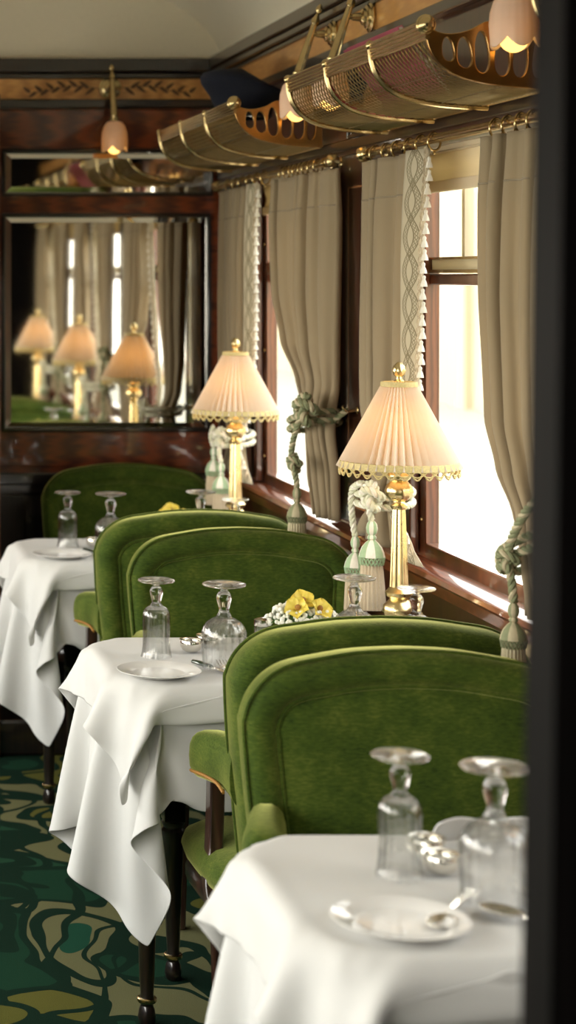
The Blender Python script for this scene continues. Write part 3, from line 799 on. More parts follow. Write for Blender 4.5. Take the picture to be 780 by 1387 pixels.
def knife(lab, loc, rz):
    K = thing('butter_knife', lab, 'knife', loc, rz, 'dark handled butter knives')
    mb = MB(); strip(mb, [(-.02, .004, .003), (.0, .0075, .003), (.05, .0085, .002), (.075, .006, .002), (.085, .001, .002)], .0016); mb.build('blade', M['silver'], K)
    mb = MB(); mb.tube([(0, -.085, .006), (0, -.08, .006), (0, -.05, .006), (0, -.021, .006)], [.003, .0065, .007, .005], 10, flat=.75); mb.build('handle', M['knife_grip'], K, label='dark green handle')
knife('small butter knife with dark green handle beside the plate on the middle table', (.872, 4.19, ZI), PI+.5)
knife('small butter knife with dark green handle beside the plate on the table by the mirror', (.872, 5.93, ZI), PI+.5)
# silver salts
def salt(lab, x, y):
    S = thing('salt_cellar', lab, 'salt cellar', (x, y, ZI), 0, 'silver salt cellars')
    mb = MB(); mb.lathe([(0, 0), (.014, 0), (.020, .004), (.0245, .012), (.0250, .020), (.0235, .025), (.0225, .0245), (.022, .018), (.015, .008), (0, .007)], 28); mb.build('bowl', M['silver'], S)
    mb = MB(); mb.lathe([(.0238, .0252), (.027, .0262), (.027, .0280), (.0225, .0275), (.0215, .0262)], 28, closed=True); mb.build('rim', M['silver'], S)
    mb = MB(); mb.lathe([(0, .018), (.0195, .0188), (0, .0215)], 20); mb.build('salt', M['floret'], S)
for lab, x, y in (('silver salt cellar in front beside the narrow glass on the middle table', .857, 4.405), ('silver salt cellar behind its twin on the middle table', .905, 4.455), ('blurred silver salt cellar between the two glasses by the door jamb', .898, 2.775), ('blurred silver salt cellar partly behind the wide goblet by the door jamb', .905, 2.855), ('silver salt cellar at the back of the table by the mirror', .880, 6.10)): salt(lab, x, y)
def shaker(lab, x, y):
    S = thing('salt_shaker', lab, 'shaker', (x, y, ZI), 0, 'capped glass shakers')
    mb = MB(); mb.lathe([(0, 0), (.017, 0), (.0185, .004), (.0175, .045), (.0165, .054), (.0150, .054), (.0155, .044), (.0155, .006), (0, .005)], 24); mb.build('jar', M['crystal'], S)
    mb = MB(); mb.lathe([(.0182, .0545), (.0188, .058), (.0180, .068), (.010, .072), (0, .073)], 24); mb.build('cap', M['silver'], S)
shaker('small glass shaker with silver cap beside the posy on the middle table', 1.024, 4.43)
# folded napkin on the near table
def napkin():
    mb = MB()
    mb.grid(lambda u, v: (.925+.155*u, 2.885+.03*math.sin(u*3)+.055*abs(v-.5)*2-.03, ZI+.001+.046*(1-abs(2*v-1)**1.6)+.004*math.sin(u*9)*(1-abs(2*v-1))), 20, 16)
    return tag(mb.build('folded_napkin', M['damask'], None, angle=180, solid=.003), 'white folded napkin standing behind the blurred wide goblet', 'napkin')
napkin()
# posies
def posy(lab, x, y):
    S = thing('flower_posy', lab, 'flowers', (x, y, ZI), 0, 'yellow and white posies')
    mb = MB(); mb.lathe([(0, 0), (.032, 0), (.038, .006), (.045, .030), (.047, .050), (.044, .050), (.041, .030), (.032, .008), (0, .007)], 28); mb.build('silver_bowl', M['silver'], S)
    rnd = random.Random(5); fl = MB()
    for k in range(300):
        a = rnd.uniform(0, 2*PI); e = rnd.uniform(0, 1)**.7; r = .080*math.sin(e*PI/2)
        z = .060+.042*math.cos(e*PI/2)+rnd.uniform(-.004, .006)
        fl.ball((r*math.cos(a)*1.05, r*math.sin(a)*.8, z), rnd.uniform(.0042, .0062), 5)
    f = fl.build('white_florets', M['floret'], S); f['kind'] = 'stuff'
    mb = MB()
    for k in range(16):
        a = 2*PI*k/16+rnd.uniform(-.1, .1)
        mb.grid(lambda u, v: ((.03+.055*u)*math.cos(a)-(v-.5)*.03*math.sin(PI*u)*math.sin(a), ((.03+.055*u)*math.sin(a)+(v-.5)*.03*math.sin(PI*u)*math.cos(a))*.85, .054+.018*math.sin(u*2.4)-.004*abs(v-.5)), 6, 4)
    mb.build('leaves', M['leaf'], S)
    for cx, cy, cz, tl in ((-.022, -.035, .095, -.5), (.030, -.03, .092, .5), (-.004, -.010, .108, .0)):
        mb = MB()
        for k in range(5):
            a = 2*PI*k/5+.5
            def pf(u, v, a=a):
                w = .016*math.sin(PI*min(1, u*.9+.08))*(2*v-1)
                r_ = .029*u; z = .010*math.sin(u*2.2)+.006*(2*v-1)**2
                p = Vector((r_*math.cos(a)-w*math.sin(a), r_*math.sin(a)+w*math.cos(a), z))
                p = Matrix.Rotation(tl, 3, 'Y') @ (Matrix.Rotation(.75, 3, 'X') @ p)
                return (cx+p.x, cy+p.y, cz+p.z)
            mb.grid(pf, 7, 6)
        Y = mb.build('yellow_orchid', M['petal'], S)
        mb = MB(); mb.ball((cx, cy-.006, cz+.008), .007, 6); mb.build('orchid_lip', M['gimp_orange'], Y)
posy('yellow orchid and white floret posy in a bowl on the middle table', 1.118, 4.43)
posy('yellow posy peeking over the chair back on the table by the mirror', 1.128, 6.12)
# ------------------------------------------------------------------ table lamps
def lamp(loc, lab):
    T = thing('table_lamp', lab, 'lamp', loc, 0, 'pleated table lamps')
    mb = MB(); mb.lathe([(0, 0), (.062, 0), (.064, .006), (.058, .014), (.046, .020), (.040, .030), (.044, .040), (.048, .050), (.042, .062), (.028, .070), (.022, .076), (.030, .084), (.036, .096), (.034, .110), (.024, .120), (.020, .126), (.030, .132), (.031, .140), (.024, .147), (.020, .152)], 40, mod=lambda th, i: 1+(.03*abs(math.sin(th*8)) if 8 <= i <= 14 else 0)); mb.build('base', M['gilt'], T)
    mb = MB(); mb.lathe([(.0215, .152), (.0205, .170), (.0150, .318), (.0140, .328)], 64, mod=lambda th, i: 1-.10*abs(math.sin(th*7))); mb.build('fluted_column', M['gilt'], T)
    mb = MB(); mb.lathe([(.016, .328), (.019, .332), (.019, .337), (.014, .341), (.013, .346), (.020, .350), (.027, .358), (.030, .368), (.027, .380), (.020, .388), (.017, .392), (.023, .397), (.025, .404), (.021, .413), (.012, .420), (.008, .428), (.006, .62), (.006, .625)], 40, mod=lambda th, i: 1+(.07*abs(math.sin(th*5)) if 5 <= i <= 13 else 0)); mb.build('stem', M['gilt'], T)
    zb, zt = .424, .608
    mb = MB(); NP = 42
    def sf(u, v):
        th = 2*PI*u; r0 = .129+(.038-.129)*v
        k = (u*NP) % 1.0; tri = abs(2*k-1)
        r = r0*(1+.15*(tri-.5)); tw = .022*(tri-.5)
        return (r*math.cos(th+tw), r*math.sin(th+tw), zb+(zt-zb)*v)
    mb.grid(sf, NP*6, 10, cu=True); S = mb.build('lamp_shade', M['shade'], T, angle=25)
    mb = MB()
    mb.lathe([(.128, zb-.002), (.134, zb-.001), (.131, zb+.013), (.125, zb+.014)], 168, closed=True, mod=lambda th, i: 1+.008*math.sin(th*84))
    for k in range(30):
        a0 = 2*PI*k/30; a1 = 2*PI*(k+1)/30
        mb.tube([(lambda a, z: (.131*math.cos(a), .131*math.sin(a), z))(a0+(a1-a0)*t, zb-.001-.017*math.sin(PI*t)) for t in [i/8 for i in range(9)]], .0022, 5)
        am = (a0+a1)/2
        mb.tube([(lambda a, z: (.132*math.cos(a), .132*math.sin(a), z))(am+(a1-a0)*(t-.5)*1.6, zb-.001-.011*math.sin(PI*t)) for t in [i/6 for i in range(7)]], .0016, 5)
    mb.build('bottom_fringe', M['gimp'], S, label='looped gold braid fringe')
    mb = MB(); mb.lathe([(.0375, zt-.003), (.0415, zt-.002), (.0405, zt+.008), (.036, zt+.009)], 84, closed=True, mod=lambda th, i: 1+.012*math.sin(th*42)); mb.build('top_braid', M['gimp'], S, label='gold braid ring')
    mb = MB(); mb.lathe([(.005, zt+.0), (.012, zt+.010), (.007, zt+.014), (.006, zt+.020), (.012, zt+.025), (.0145, zt+.033), (.012, zt+.043), (.006, zt+.051), (0, zt+.054)], 32, mod=lambda th, i: 1+(.10*math.sin(th*8+i*PI*.9) if 4 <= i <= 7 else 0)); mb.build('finial', M['gilt'], T, label='gilt pineapple finial')
    mb = MB(); mb.ball((0, 0, zb+.075), .026, 10, (1, 1, 1.25)); mb.build('bulb', M['lamp_bulb'], T)
lamp((1.322, 4.375, ZI), 'pleated cream table lamp on the middle table, in front of the tied curtain')
lamp((1.318, 6.06, ZI), 'pleated cream table lamp on the table by the mirrored partition')
lamp((1.305, 2.715, ZI), 'pleated cream table lamp on the near table, seen only in the mirror')
# ------------------------------------------------------------------ wall lamps
def sconce(loc, rz, lab):
    T = thing('wall_sconce', lab, 'wall lamp', loc, rz, 'brass tulip wall lamps')
    Rm = Matrix.Rotation(PI/2, 4, 'X')
    mb = MB(); mb.lathe([(0, .001), (.040, .001), (.041, .006), (.033, .010), (.031, .015), (.023, .018), (.021, .025), (.012, .030), (.009, .052)], 32, M=Rm); mb.build('wall_rosette', M['brass'], T)
    a = Vector((0, -.048, .055)); b = Vector((0, -.104, -.118)); ax = (b-a).normalized()
    q = Vector((0, 0, -1)).rotation_difference(ax).to_matrix().to_4x4()
    L = (b-a).length
    mb = MB(); mb.lathe([(.015, -L), (.0175, -L+.006), (.013, -L+.012), (.0135, -L+.018), (.0085, -.03), (.0085, -.028), (.011, -.026), (.011, -.014), (.0085, -.010), (.005, 0)], 40, a, q, mod=lambda th, i: 1-.10*abs(math.sin(th*6)) if 3 <= i <= 4 else 1); S = mb.build('stem', M['brass'], T)
    mb = MB(); mb.lathe([(.0045, 0), (.004, .004), (.009, .010), (.0098, .016), (.007, .024), (.002, .030), (0, .031)], 20, a, q); mb.build('finial', M['brass'], S)
    mb = MB(); mb.tube([(0, -.050, 0), (0, -.066, .0)], .007, 10); mb.build('arm', M['brass'], T)
    c = b+Vector((0, -.004, 0))
    mb = MB(); mb.lathe([(.012, .004), (.021, -.004), (.019, -.014), (.012, -.017)], 24, c); mb.build('shade_holder', M['brass'], T)
    mb = MB(); N = 60
    prof = [(.013, -.010), (.026, -.014), (.037, -.028), (.0435, -.050), (.0455, -.075), (.0445, -.098), (.0440, -.108)]
    def tf(u, v):
        i = v*(len(prof)-1); k = min(int(i), len(prof)-2); t = i-k
        r = prof[k][0]+(prof[k+1][0]-prof[k][0])*t; z = prof[k][1]+(prof[k+1][1]-prof[k][1])*t
        th = 2*PI*u; pet = abs(math.cos(th*2.5))
        z += .020*(pet-.4)*max(0, v-.5)*2*-1; r *= 1+.035*math.cos(th*20)*min(1, v*2)*.4+.04*(pet-.5)*v
        return (c.x+r*math.cos(th), c.y+r*math.sin(th), c.z+z)
    mb.grid(tf, N, 18, cu=True); mb.build('tulip_shade', M['frost'], T, angle=60, solid=.002, label='frosted pink tulip glass')
    mb = MB(); mb.ball((c.x, c.y, c.z-.096), .029, 14, (1, 1, 1.12)); mb.build('bulb', M['bulb'], T, label='glowing warm bulb')
sconce((1.072, D-.017, 2.278), 0, 'brass tulip wall lamp on the partition above the mirrors')
sconce((1.457, 5.42, 2.275), -PI/2, 'brass tulip wall lamp glowing between the two luggage racks')
sconce((1.457, 5.06, 2.275), -PI/2, 'brass wall lamp whose bulb shows through the brass rack netting')
sconce((1.457, 3.73, 2.275), -PI/2, 'brass tulip wall lamp beside the dark door jamb, before the rack end')
# ------------------------------------------------------------------ luggage racks
RP = [(1.192, 2.088), (1.1955, 2.062), (1.204, 2.036), (1.222, 2.012), (1.250, 1.992), (1.290, 1.979), (1.335, 1.971), (1.39, 1.966), (1.442, 1.963)]
RS = [(p.x, p.y) for p in spline([(x, z, 0) for x, z in RP], 5)]
arc = [0]
for p, q in zip(RS, RS[1:]): arc.append(arc[-1]+math.hypot(q[0]-p[0], q[1]-p[1]))
def rk(s_):
    s_ = min(max(s_, 0), arc[-1]-1e-6)
    for i in range(len(arc)-1):
        if s_ <= arc[i+1]:
            t = (s_-arc[i])/(arc[i+1]-arc[i]); return (RS[i][0]+(RS[i+1][0]-RS[i][0])*t, RS[i][1]+(RS[i+1][1]-RS[i][1])*t)
def end_plate(y, parent):
    cu = bpy.data.curves.new('end_plate', 'CURVE'); cu.dimensions = '2D'; cu.fill_mode = 'BOTH'; cu.extrude = .004; cu.bevel_depth = .0015
    def sp(P):
        s = cu.splines.new('POLY'); s.points.add(len(P)-1); s.use_cyclic_u = True
        for k, (a, b) in enumerate(P): s.points[k].co = (a, b, 0, 1)
    low = [(x, z) for x, z in RS]
    top = [(p.x, p.y) for p in spline([(1.442, 2.075, 0), (1.425, 2.092, 0), (1.39, 2.090, 0), (1.365, 2.078, 0), (1.335, 2.088, 0), (1.312, 2.094, 0), (1.28, 2.078, 0), (1.245, 2.070, 0), (1.215, 2.074, 0), (1.192, 2.088, 0)], 5)]
    sp(low+top[:-1])
    for cx, z0, z1, w, sl in ((1.236, 2.016, 2.066, .0135, .10), (1.268, 2.003, 2.066, .0162, .08), (1.302, 1.993, 2.078, .0162, .05), (1.342, 1.987, 2.068, .0166, .0), (1.378, 1.984, 2.074, .0162, -.04), (1.413, 1.982, 2.074, .0135, -.06)):
        P = []
        for k in range(24):
            t = 2*PI*k/24; c, s_ = math.cos(t), math.sin(t); zz = (z0+z1)/2+(z1-z0)/2*math.copysign(abs(s_)**.75, s_)
            ww = w*(1.12-.35*(zz-z0)/(z1-z0)); P.append((cx+ww*c-sl*(zz-(z0+z1)/2), zz))
        sp(P)
    ob = bpy.data.objects.new('tmp', cu); COL.objects.link(ob)
    dg = bpy.context.evaluated_depsgraph_get(); me = bpy.data.meshes.new_from_object(ob.evaluated_get(dg))
    bpy.data.objects.remove(ob); me.name = 'end_plate'
    for v in me.vertices: a, b, c = v.co; v.co = (a, y+c, b)
    me.materials.clear(); me.materials.append(M['lamplit_brass'])
    o = bpy.data.objects.new('end_plate', me); COL.objects.link(o); o.parent = parent; o['label'] = 'pierced end plate'
def rack(y0, y1, lab):
    T = thing('luggage_rack', lab, 'luggage rack', (0, y0, 0), 0, 'brass luggage racks'); Lg = y1-y0
    mb = MB(); S = arc[-1]; p = .0225
    a = -S
    while a < Lg:
        for sg in (1, -1):
            pts = []
            for k in range(25):
                s_ = S*k/24; yy = a+s_ if sg > 0 else a+S-s_
                if 0 <= yy <= Lg:
                    x, z = rk(s_); pts.append((x, yy, z+(.0009 if sg > 0 else -.0009)))
            if len(pts) > 2: mb.tube(pts,  .0013, 4, caps=False)
        a += p
    for s_ in np.linspace(.10, S-.10, 2):
        x, z = rk(s_); mb.tube([(x, 0, z-.002), (x, Lg, z-.002)], .0013, 4, caps=False)
    mb.build('wire_netting', M['net'], T)
    for k in range(4):
        y = .006+(Lg-.012)*k/3
        if k == 0: continue
        mb = MB(); mb.tube([(x-.002*(1-i/len(RS)), y, z-.005) for i, (x, z) in enumerate(RS)], .0068, 8); mb.ball((1.190, y, 2.092), .011, 8); mb.build('curved_rib', M['brass'], T)
    mb = MB()
    for k in range(5): mb.tube([(1.189+.0035*k*.3, -.01, 2.094-k*.0078), (1.189+.0035*k*.3, Lg+.004, 2.094-k*.0078)], .0048, 8)
    mb.build('front_rail', M['brass'], T)
    mb = MB(); mb.tube([(1.438, 0, 1.968), (1.438, Lg, 1.968)], .008, 8); mb.build('back_rail', M['brass'], T)
    mb = MB(); mb.ball((1.190, -.012, 2.088), .017, 10); mb.lathe([(.012, 0), (.020, .004), (.012, .010)], 16, (1.190, -.006, 2.088), Matrix.Rotation(PI/2, 4, 'X')); mb.build('rail_knob', M['brass'], T)
    end_plate(.004, T)
    return T
rack(3.775, 4.87, 'brass netted luggage rack above the middle window, holding a crimson magazine')
rack(5.50, 6.69, 'brass netted luggage rack by the partition with a navy cap lying on it')
rack(2.12, 3.21, 'brass netted luggage rack over the near window, seen only in the mirror')
# cap and magazine on the racks
C = thing('uniform_cap', 'dark navy cloth cap lying on the far brass luggage rack', 'cap', (1.330, 6.0, 2.036))
mb = MB()
def capf(u, v):
    th = 2*PI*u
    prof = [(.085, .050), (.088, .085), (.105, .115), (.128, .140), (.132, .152), (.120, .164), (.085, .176), (.04, .186), (.001, .189)]
    i = v*(len(prof)-1); k = min(int(i), len(prof)-2); t = i-k
    r = prof[k][0]+(prof[k+1][0]-prof[k][0])*t; z = prof[k][1]+(prof[k+1][1]-prof[k][1])*t
    x = r*math.cos(th)*1.0; y = r*math.sin(th)
    z += .055*max(0, -x/.13)**1.0*v+(-.06*max(0, x/.13))*v+.008*math.sin(th*3+1)*v
    return (x, y, z)
mb.grid(capf, 40, 24, cu=True); mb.build('crown', M['felt'], C, angle=60, solid=.003)
mb = MB(); mb.lathe([(.083, .048), (.0865, .050), (.0865, .074), (.083, .076)], 40, closed=True); mb.build('band', M['cap_peak'], C)
mb = MB(); mb.grid(lambda u, v: ((.086+.060*v*math.sin(PI*(.08+.84*u)))*math.cos(PI*(.62+.76*u)), (.086+.060*v*math.sin(PI*(.08+.84*u)))*math.sin(PI*(.62+.76*u)), .054-.028*v), 20, 5); mb.build('peak', M['cap_peak'], C, solid=.003)
G = thing('magazine', 'crimson covered magazine leaning inside the brass rack above the middle window', 'magazine', (1.335, 4.46, 2.066))
ux = Vector((-.60, 0, .80)); nv = Vector((.80, 0, .60))
for nm, t0, t1, mt, sh in (('cover', 0, .0012, 'mag', 0), ('cover', .0102, .0114, 'mag', 0), ('pages', .0014, .0100, 'paper', .003)):
    mb = MB(); mb.box(-.095+sh, .095-sh, -.22+sh, .22-sh, t0, t1)
    mb.v = [tuple(ux*v[0]+Vector((0, v[1], 0))+nv*v[2]) for v in mb.v]; mb.build(nm, M[mt], G)
# ------------------------------------------------------------------ curtain rods, curtains, tiebacks
XR, ZR = 1.42, 1.912
def rod(y0, y1, lab):
    T = thing('curtain_rod', lab, 'curtain rod', (XR, y0, ZR), 0, 'brass curtain rods')
    L = y1-y0
    mb = MB(); mb.tube([(0, 0, 0), (0, L, 0)], .011, 14); mb.build('pole', M['brass'], T)
    for y, s in ((0, -1), (L, 1)):
        mb = MB(); mb.lathe([(.0115, 0), (.016, .004), (.016, .008), (.010, .012), (.012, .016), (.019, .024), (.021, .034), (.018, .044), (.008, .050), (0, .051)], 20, (0, y, 0), Matrix.Rotation(-s*PI/2, 4, 'X')); mb.build('end_knob', M['brass'], T)
    for y in (.03, L-.03):
        mb = MB(); mb.tube([(0, y, 0), (.033, y, 0)], .006, 8); mb.lathe([(.017, 0), (.017, .006), (.008, .012)], 16, (.045, y, 0), Matrix.Rotation(-PI/2, 4, 'Y')); mb.lathe([(.0115, -.006), (.0145, -.006), (.0145, .006), (.0115, .006)], 20, (0, y, 0), Matrix.Rotation(PI/2, 4, 'X'), closed=True); mb.build('bracket', M['brass'], T)
rod(3.46, 4.97, 'brass curtain rod over the middle window with bare ends')
rod(5.34, 6.80, 'brass curtain rod over the window by the partition')
rod(1.80, 3.31, 'brass curtain rod over the near window, seen only in the mirror')
def small_tassel(mb, x, y, z, s=1.0):
    mb.lathe([(0, 0), (.0025, -.001), (.0045, -.004), (.004, -.008), (.0035, -.010), (.0055, -.014), (.0075, -.020), (.0085, -.026), (0, -.026)], 8, (x, y, z), Matrix.Scale(s, 4))
_tm = MB(); small_tassel(_tm, 0, 0, 0)
def curtain(name, tab, lab, ztop=1.888, zbot=.93, N=6, band=False, lead=-1, nrings=7, xc=1.405, amp=.020):
    """tab rows: (z, y_lead, y_out, amplitude factor, extra x) top to bottom; lead edge nearest the window centre"""
    tb = sorted([(-r[0],)+tuple(r[1:]) for r in tab]); ph = tab[0][1]*2.3
    T = thing(name, lab, 'curtain', (0, 0, 0), 0, 'taupe tied back curtains')
    def at(u, z):
        yl, yo, k, ex_ = lerp_tab(tb, -z)
        uu = u+.030*math.sin(2*PI*1.7*u+ph)+.018*math.sin(2*PI*3.1*u+2*ph+z*1.5)
        w = 2*PI*N*uu
        y = yl+(yo-yl)*u
        hdr = max(0, min(1, (z-1.76)/.10))
        a = amp*k*(.78+.38*math.sin(5.3*u*N*.37+ph*2)+.12*math.sin(z*4+u*9))
        s_ = math.cos(w); s_ = math.copysign(abs(s_)**(.7+.3*(1-hdr)), s_)
        x = xc+ex_-a*s_*(1-.35*hdr)+.004*math.sin(3.1*u+z*6)
        y += .35*a*math.sin(2*w)*(yo-yl)/abs(yo-yl)*(1 if k > .8 else .5)
        # bundle roundness where the tie gathers it
        x += -.03*max(0, k-1)*math.sin(PI*u)
        return (x, y, z)
    u0 = 0.0
    if band: u0 = .17
    mb = MB(); nz = 64
    mb.grid(lambda u, v: at(u0+(1-u0)*u, ztop+(zbot-ztop)*v), N*16, nz)
    mb.build('drape', M['linen'], T, angle=180, solid=.0022)
    mb = MB()   # header tape stitching line
    mb.grid(lambda u, v: (lambda p: (p[0]-.0016, p[1], p[2]))(at(u0+(1-u0)*u, 1.792-.004*v)), N*16, 1); mb.build('header_seam', M['seam'], T, solid=.0008)
    if band:
        mb = MB()
        def bf(u, v):
            z = ztop+(zbot-ztop)*v
            p = at(0, z); q = at(u0, z)
            # flat border stretched from the drape's edge to the leading hem
            t = u
            x = p[0]+(q[0]-p[0])*t; y = p[1]+(q[1]-p[1])*t
            return (x-.006*math.sin(PI*t)-.002+.010*(1-t)-.018*t, y, z)
        mb.grid(bf, 8, 64, uvfn=lambda u, v: ((u-.5)*.085, (ztop-zbot)*v)); mb.build('embroidered_border', M['band'], T, angle=180, solid=.002, fixn=False)
        # looped heading of the fringe
        mb = MB(); nl = 46
        for k in range(nl):
            z0 = ztop-.006-(ztop-zbot-.02)*k/nl; p = at(0, z0); sg = 1 if tb[0][1] < tb[0][2] else -1
            for q in range(2):
                mb.tube([(p[0]-.003-.003*q, p[1]-sg*(.003+.013*(1-math.cos(t)))*(.75+.35*q), z0-.010*math.sin(t)-.005*q) for t in [2*PI*i/9 for i in range(9)]], .0013, 4, closed=True)
        mb.build('fringe_loops', M['tassel_cream'], T)
        n = 30; first = None
        for k in range(n):
            z0 = ztop-.02-(ztop-zbot-.06)*k/n; p = at(0, z0); sg = 1 if tb[0][1] < tb[0][2] else -1
            lc = (p[0]-.003, p[1]-sg*(.034+.006*(k % 2)), z0)
            if first is None:
                first = _tm.build('fringe_tassel', M['tassel_white'], T, lc)
            else:
                o = first.copy(); COL.objects.link(o); o.parent = T; o.location = lc
    first = None
    for k in range(nrings):
        u = (k+.25)/nrings; y = tab[0][1]+(max(tab[0][2], 5.415)-tab[0][1])*u if 5.2 < tab[0][2] < 5.3 else tab[0][1]+(tab[0][2]-tab[0][1])*u
        if first is None:
            mb = MB(); mb.tube([(.0205*math.cos(t), 0, .0205*math.sin(t)) for t in [2*PI*i/24 for i in range(24)]], .0026, 8, closed=True); mb.ball((0, 0, -.026), .004, 6)
            first = mb.build('curtain_ring', M['brass'], T, (XR, y, ZR-.0065))
            first.rotation_euler = (.0, 0, .5)
        else:
            o = first.copy(); COL.objects.link(o); o.parent = T; o.location = (XR, y, ZR-.0065); o.rotation_euler = (0, 0, .35+.3*((k*7) % 5)/5)
    return at
c2far = [(1.888, 4.41, 4.96, 1, 0), (1.55, 4.46, 4.945, 1, 0), (1.38, 4.485, 4.94, 1, 0), (1.27, 4.53, 4.935, 1, 0), (1.15, 4.58, 4.87, .9, 0), (1.075, 4.605, 4.80, 1.1, -.01), (1.04, 4.60, 4.81, 1.0, -.01), (.96, 4.48, 4.96, 1, -.005), (.93, 4.42, 5.01, 1, 0)]
c2near = [(1.888, 4.045, 3.55, 1, 0), (1.55, 4.07, 3.55, 1, 0), (1.30, 4.05, 3.56, 1, 0), (1.20, 3.98, 3.57, 1, 0), (1.12, 3.88, 3.58, 1.0, 0), (1.06, 3.79, 3.60, 1.2, -.01), (1.02, 3.785, 3.61, 1.1, -.01), (.93, 3.80, 3.58, 1, 0)]
c3near = [(1.888, 5.87, 5.225, 1, 0), (1.55, 5.86, 5.23, 1, 0), (1.40, 5.77, 5.235, 1, 0), (1.30, 5.60, 5.24, 1, 0), (1.22, 5.46, 5.255, 1.2, -.012), (1.17, 5.43, 5.265, 1.2, -.012), (1.05, 5.44, 5.24, 1.1, -.005), (.93, 5.40, 5.25, 1, 0)]
c3far = [(1.888, 6.07, 6.70, 1, 0), (1.55, 6.10, 6.69, 1, 0), (1.38, 6.13, 6.68, 1, 0), (1.27, 6.18, 6.67, 1, 0), (1.15, 6.24, 6.60, .9, 0), (1.065, 6.29, 6.50, 1.1, -.01), (1.03, 6.29, 6.51, 1.0, -.01), (.93, 6.16, 6.66, 1, 0)]
sh = lambda t, d: [(r[0], r[1]+d, r[2]+d)+tuple(r[3:]) for r in t]
curtain('curtain', c2far, 'taupe curtain with embroidered border and tassel fringe, tied behind the middle lamp', band=True, N=5, nrings=6)
curtain('curtain', c2near, 'plain taupe curtain swept back beside the dark door jamb', N=6, nrings=7)
curtain('curtain', c3near, 'taupe curtain gathered by a knotted cord beside the marquetry pilaster', N=6, nrings=8, amp=.022)
curtain('curtain', c3far, 'taupe curtain with embroidered border hanging beside the partition mirror', band=True, N=5, nrings=6)
curtain('curtain', sh(c2far, -1.66), 'bordered taupe curtain of the near window, seen only in the mirror', band=True, N=5, nrings=6)
curtain('curtain', sh(c2near, -1.66), 'plain taupe curtain of the near window, seen only in the mirror', N=6, nrings=7)
def rope(mb, pts, r=.0065, strands=3, twist=26, n=4, m=(0, 1, 0), sub=6):
    P = spline(pts, sub); L = [0]
    for a, b in zip(P, P[1:]): L.append(L[-1]+(b-a).length)
    # resample
    K = max(8, int(L[-1]/.0042)); Q = []
    j = 0
    for k in range(K+1):
        d = L[-1]*k/K
        while j < len(L)-2 and L[j+1] < d: j += 1
        t = (d-L[j])/max(L[j+1]-L[j], 1e-9); Q.append(P[j].lerp(P[j+1], min(1, t)))
    up = None; fr = []
    for i, p in enumerate(Q):
        t = (Q[min(i+1, K)]-Q[max(i-1, 0)]).normalized()
        if up is None: up = t.orthogonal().normalized()
        up = (up-t*up.dot(t)).normalized(); fr.append((p, up.copy(), t.cross(up)))
    for s in range(strands):
        pts2 = []
        for i, (p, a, b) in enumerate(fr):
            w = 2*PI*s/strands+2*PI*twist*L[-1]*i/K
            pts2.append(p+a*(r*.62*math.cos(w))+b*(r*.62*math.sin(w)))
        mb.tube(pts2, r*.62, 6, mi=m[s % len(m)])
def tassel(parent, x, y, z, s=1.0, cols=('tassel_green', 'tassel_white', 'tassel_cream')):
    """hangs down from (x,y,z)"""
    E = bpy.data.objects.new('tassel', None); COL.objects.link(E); E.parent = parent; E.location = (x, y, z); E.scale = (s, s, s)
    mb = MB(); st = lambda k, i: (k//4) % 2
    mb.lathe([(0, 0), (.006, -.001), (.011, -.008), (.013, -.018), (.011, -.028), (.007, -.033), (.010, -.037), (.010, -.041), (.007, -.044), (.014, -.050), (.022, -.060), (.027, -.072), (.029, -.082), (.024, -.084)], 32, mifn=st); mb.build('tassel_head', [M[cols[0]], M[cols[1]]], E)
    mb = MB()
    for k in range(20):
        a = 2*PI*k/20
        for q in (0, 1): mb.tube([((.0285-.0035*t)*math.cos(a+(1-2*q)*t*.32), (.0285-.0035*t)*math.sin(a+(1-2*q)*t*.32), -.082-.018*t) for t in (0, .5, 1)], .0016, 4)
    mb.build('tassel_netting', M[cols[0]], E)
    mb = MB(); mb.lathe([(.022, -.083), (.0235, -.100), (.027, -.150), (.029, -.190), (.0285, -.200), (.02, -.200)], 80, mod=lambda th, i: 1+.045*math.sin(th*20)+.02*math.sin(th*7+i)); mb.build('tassel_skirt', M[cols[2]], E)
